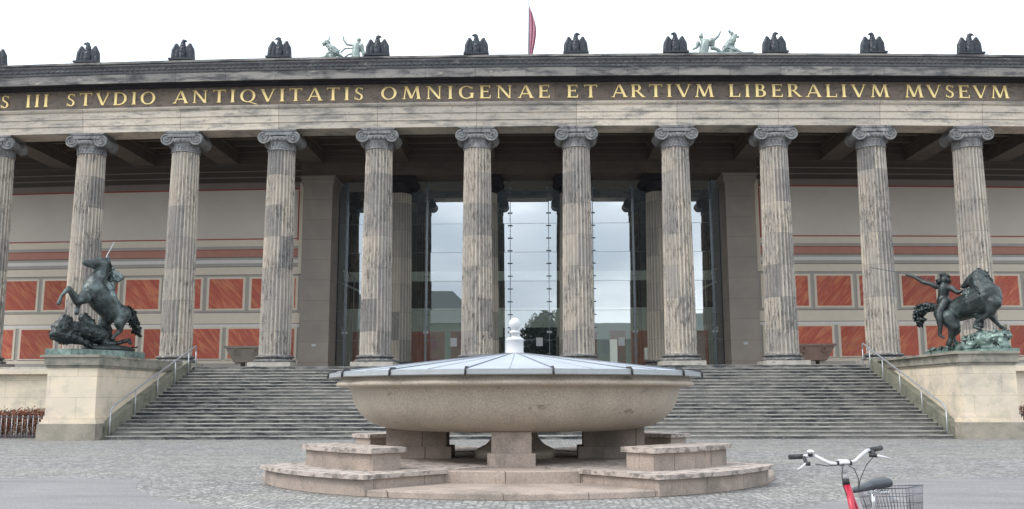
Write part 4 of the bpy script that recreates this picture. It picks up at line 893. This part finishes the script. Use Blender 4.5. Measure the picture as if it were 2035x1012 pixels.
# ---------------------------------------------------------------- bicycle
bk = thing('bicycle', (2.45, -35.0, 0), label='red city bicycle with white handlebar, dark saddle and rear wire basket', cat='bicycle')
BO = (2.45, -35.0, 0)
def bp_(b, name, mat, par=bk): return shift(b, BO).obj(name, mat, par)
FWD = Vector((-.67, -.74, 0)).normalized(); UP = Vector((-.10, .02, 1)).normalized()
SD = FWD.cross(UP)
G = Vector((2.72, -34.85, 0))                       # the point on the ground midway between the wheels
def bl(f, z, s=0): return G + FWD * f + UP * z + SD * s
# handlebar
P = lambda x, z, y=-35.2: (x, y, z)
b = MB(); b.tube([P(2.165, 1.09, -35.12), P(2.22, 1.098, -35.17), P(2.26, 1.072, -35.2), P(2.30, 1.052, -35.22), P(2.34, 1.048, -35.22), P(2.38, 1.055, -35.22), P(2.42, 1.056, -35.22), P(2.455, 1.066, -35.22), P(2.50, 1.10, -35.2), P(2.55, 1.128, -35.17), P(2.575, 1.128, -35.13)], .0115, 10)
hb = bp_(b, 'handlebar', M['whitem'])
b = MB(); b.tube([P(2.098, 1.080, -35.04), P(2.165, 1.089, -35.12)], .0165, 10); bp_(b, 'grip', M['black'], hb)
b = MB(); b.tube([P(2.572, 1.127, -35.13), P(2.695, 1.134, -35.0)], .0165, 10); bp_(b, 'grip', M['black'], hb)
b = MB(); b.ell(P(2.195, 1.120, -35.17), (.024, .024, .014)); bp_(b, 'bell', M['chrome'], hb)
b = MB(); b.tube([P(2.195, 1.112, -35.17), P(2.195, 1.098, -35.16)], .016, 8); b.tube([P(2.16, 1.085, -35.14), P(2.165, 1.045, -35.18)], .012, 8); b.tube([P(2.155, 1.05, -35.2), P(2.18, 1.048, -35.2)], .013, 8); bp_(b, 'lever_clamp', M['black'], hb)
b = MB(); b.tube([P(2.585, 1.12, -35.13), P(2.592, 1.098, -35.17)], .016, 8); b.tube([P(2.56, 1.10, -35.17), P(2.61, 1.096, -35.18)], .012, 8); bp_(b, 'lever_clamp', M['black'], hb)
b = MB(); b.tube([P(2.155, 1.05, -35.2), P(2.125, 1.025, -35.2), P(2.105, 1.012, -35.19)], [.008, .007, .007], 8); bp_(b, 'brake_lever', M['whitem'], hb)
b = MB(); b.tube([P(2.60, 1.098, -35.2), P(2.65, 1.087, -35.2), P(2.685, 1.078, -35.18)], [.008, .007, .006], 8); bp_(b, 'brake_lever', M['whitem'], hb)
b = MB(); b.tube([P(2.345, 1.062), P(2.36, 1.066), P(2.41, 1.066), P(2.425, 1.06)], .010, 8)
b.tube([P(2.382, 1.062), P(2.386, 1.03), P(2.39, .995)], [.022, .020, .023], 12); b.tube([P(2.39, 1.0), P(2.395, .955)], .0125, 10); bp_(b, 'stem', M['whitem'])
b = MB()
for x in (2.345, 2.425): b.tube([P(x - .006, 1.055, -35.22), P(x + .006, 1.055, -35.22)], .0155, 8)
b.tube([P(2.396, .957), P(2.400, .925)], [.020, .023], 12); bp_(b, 'headset', M['black'])
for cab in ([(2.20, 1.05), (2.28, 1.038), (2.38, 1.046)], [(2.56, 1.09), (2.52, 1.05), (2.485, .985), (2.468, .94), (2.46, .90)], [(2.40, 1.045), (2.44, 1.02), (2.462, .96), (2.46, .90)], [(2.375, 1.05), (2.362, .99), (2.365, .92), (2.385, .86)]):
    b = MB(); b.tube([P(x, z, -35.24) for x, z in cab], .0028, 5); bp_(b, 'cable', M['black'])
# frame
ht = Vector(P(2.400, .925)); hd = Vector(P(2.43, .60, -35.30))
bb = bl(-.02, .29); stp = Vector((2.76, -34.62, .80)); ra = bl(-.55, .34); fa = Vector((2.30, -35.55, .34))
b = MB(); b.tube([ht, ht + (Vector((2.44, -35.19, .80)) - ht) * 1.0, Vector((2.55, -35.1, .55)), bb + Vector((0, 0, .06)), bb], [.021, .021, .022, .022, .02], 12)
b.tube([ht, hd], .019, 10); b.tube([bb, stp - Vector((0, 0, .12))], .017, 10)
for s in (-.06, .06):
    b.tube([bb + SD * s * .5, ra + SD * s], .009, 6); b.tube([stp - Vector((0, 0, .2)), ra + SD * s], .008, 6)
bp_(b, 'frame', M['bikered'])
b = MB()
for s in (-.05, .05): b.tube([hd + Vector((s * .3, 0, .05)), hd + Vector((s, s * -.3, -.02)), fa + Vector((s, s * -.3, 0))], .011, 6)
bp_(b, 'fork', M['bikered'])
b = MB(); b.tube([stp - Vector((0, 0, .13)), stp + Vector((0, 0, .03))], .0135, 8); b.tube([stp + Vector((-.02, -.06, .03)), stp + Vector((.05, .06, .04))], .012, 6); bp_(b, 'seat_post', M['chrome'])
def wheel(c, ax, par=bk):
    ax = Vector(ax).normalized(); u_ = ax.orthogonal().normalized(); v_ = ax.cross(u_)
    ring = lambda r, k=48: [c + (u_ * math.cos(a) + v_ * math.sin(a)) * r for a in (2 * math.pi * i / k for i in range(k + 1))]
    b = MB(); b.tube(ring(.30), .009, 6, False)
    for i in range(28): a = 2 * math.pi * i / 28; b.tube([c + ax * .02 * (-1) ** i, c + (u_ * math.cos(a) + v_ * math.sin(a)) * .30], .0012, 4)
    b.tube([c - ax * .05, c + ax * .05], .02, 8); w_ = bp_(b, 'wheel', M['chrome'])
    b = MB(); b.tube(ring(.325), .019, 8, False); bp_(b, 'tyre', M['black'], w_)
wheel(fa, (.95, -.3, .05)); wheel(ra, SD)
b = MB()
for s in (-1, 1):
    b.tube([bb + SD * .02 * s, bb + SD * .08 * s, bb + SD * .08 * s + Vector((.05, .06, -.13)) * s], .008, 6); c = bb + SD * .11 * s + Vector((.05, .06, -.13)) * s; b.box(c.x - .04, c.x + .04, c.y - .04, c.y + .04, c.z - .01, c.z + .01)
bp_(b, 'pedals', M['black'])
# saddle
ch = [[(2.572, -34.80, .848, .020), (2.64, -34.76, .858, .026), (2.71, -34.70, .868, .032)], [(2.71, -34.70, .870, .032), (2.775, -34.68, .878, .034), (2.85, -34.66, .885, .034)], [(2.71, -34.69, .870, .030), (2.78, -34.60, .876, .034), (2.86, -34.56, .885, .034)]]
blob('saddle', ch, M['saddle'], bk, .008, BO, smooth=5)
b = MB()
for s in (0, .03): b.tube([(2.62, -34.76 + s, .83), (2.70, -34.70 + s, .812), (2.80, -34.63 + s, .818), (2.84, -34.60 + s, .845)], .0045, 6)
for k in range(5): b.tube([(2.80 + .012 * k, -34.66, .835), (2.80 + .012 * k, -34.66, .805)], .006, 6)
bp_(b, 'saddle_springs', M['chrome'])
# rear carrier, basket, lamp
b = MB(); rc = [bl(-.33, .66, -.06), bl(-.70, .66, -.06), bl(-.70, .66, .06), bl(-.33, .66, .06)]
b.tube(rc + [rc[0]], .006, 6)
for s in (-.06, .06): b.tube([bl(-.6, .66, s), bl(-.56, .34, s)], .005, 6)
bp_(b, 'carrier', M['steeldark'])
b = MB(); f0, f1, w0, z0, z1 = -.30, -.60, .17, .665, .845
FB = lambda f, s, z: bl(f, z, s + .02)
rings = [(z, .86 + .14 * (z - z0) / (z1 - z0)) for z in (z0, z0 + .063, z0 + .126, z1)]
cm = (f0 + f1) / 2
def crn(z, k, f, s): return FB(cm + (f - cm) * k, s * k, z)
for z, k in rings:
    p4 = [crn(z, k, f0, -w0), crn(z, k, f1, -w0), crn(z, k, f1, w0), crn(z, k, f0, w0)]; b.tube(p4 + [p4[0]], .004 if z == z1 else .002, 5)
for k_ in range(15):
    q = k_ / 14
    for a_, c_ in (((f0, -w0), (f1, -w0)), ((f0, w0), (f1, w0)), ((f0, -w0), (f0, w0)), ((f1, -w0), (f1, w0))):
        f = a_[0] + (c_[0] - a_[0]) * q; s = a_[1] + (c_[1] - a_[1]) * q
        b.tube([crn(z0, .86, f, s), crn(z1, 1, f, s)], .0018, 4)
for k_ in range(9):
    q = -w0 + 2 * w0 * k_ / 8; b.tube([crn(z0, .86, f0, q), crn(z0, .86, f1, q)], .0018, 4)
bp_(b, 'basket', M['wire'])
b = MB(); b.ell((2.90, -34.62, .765), (.032, .014, .02)); bp_(b, 'reflector', M['whitem'])
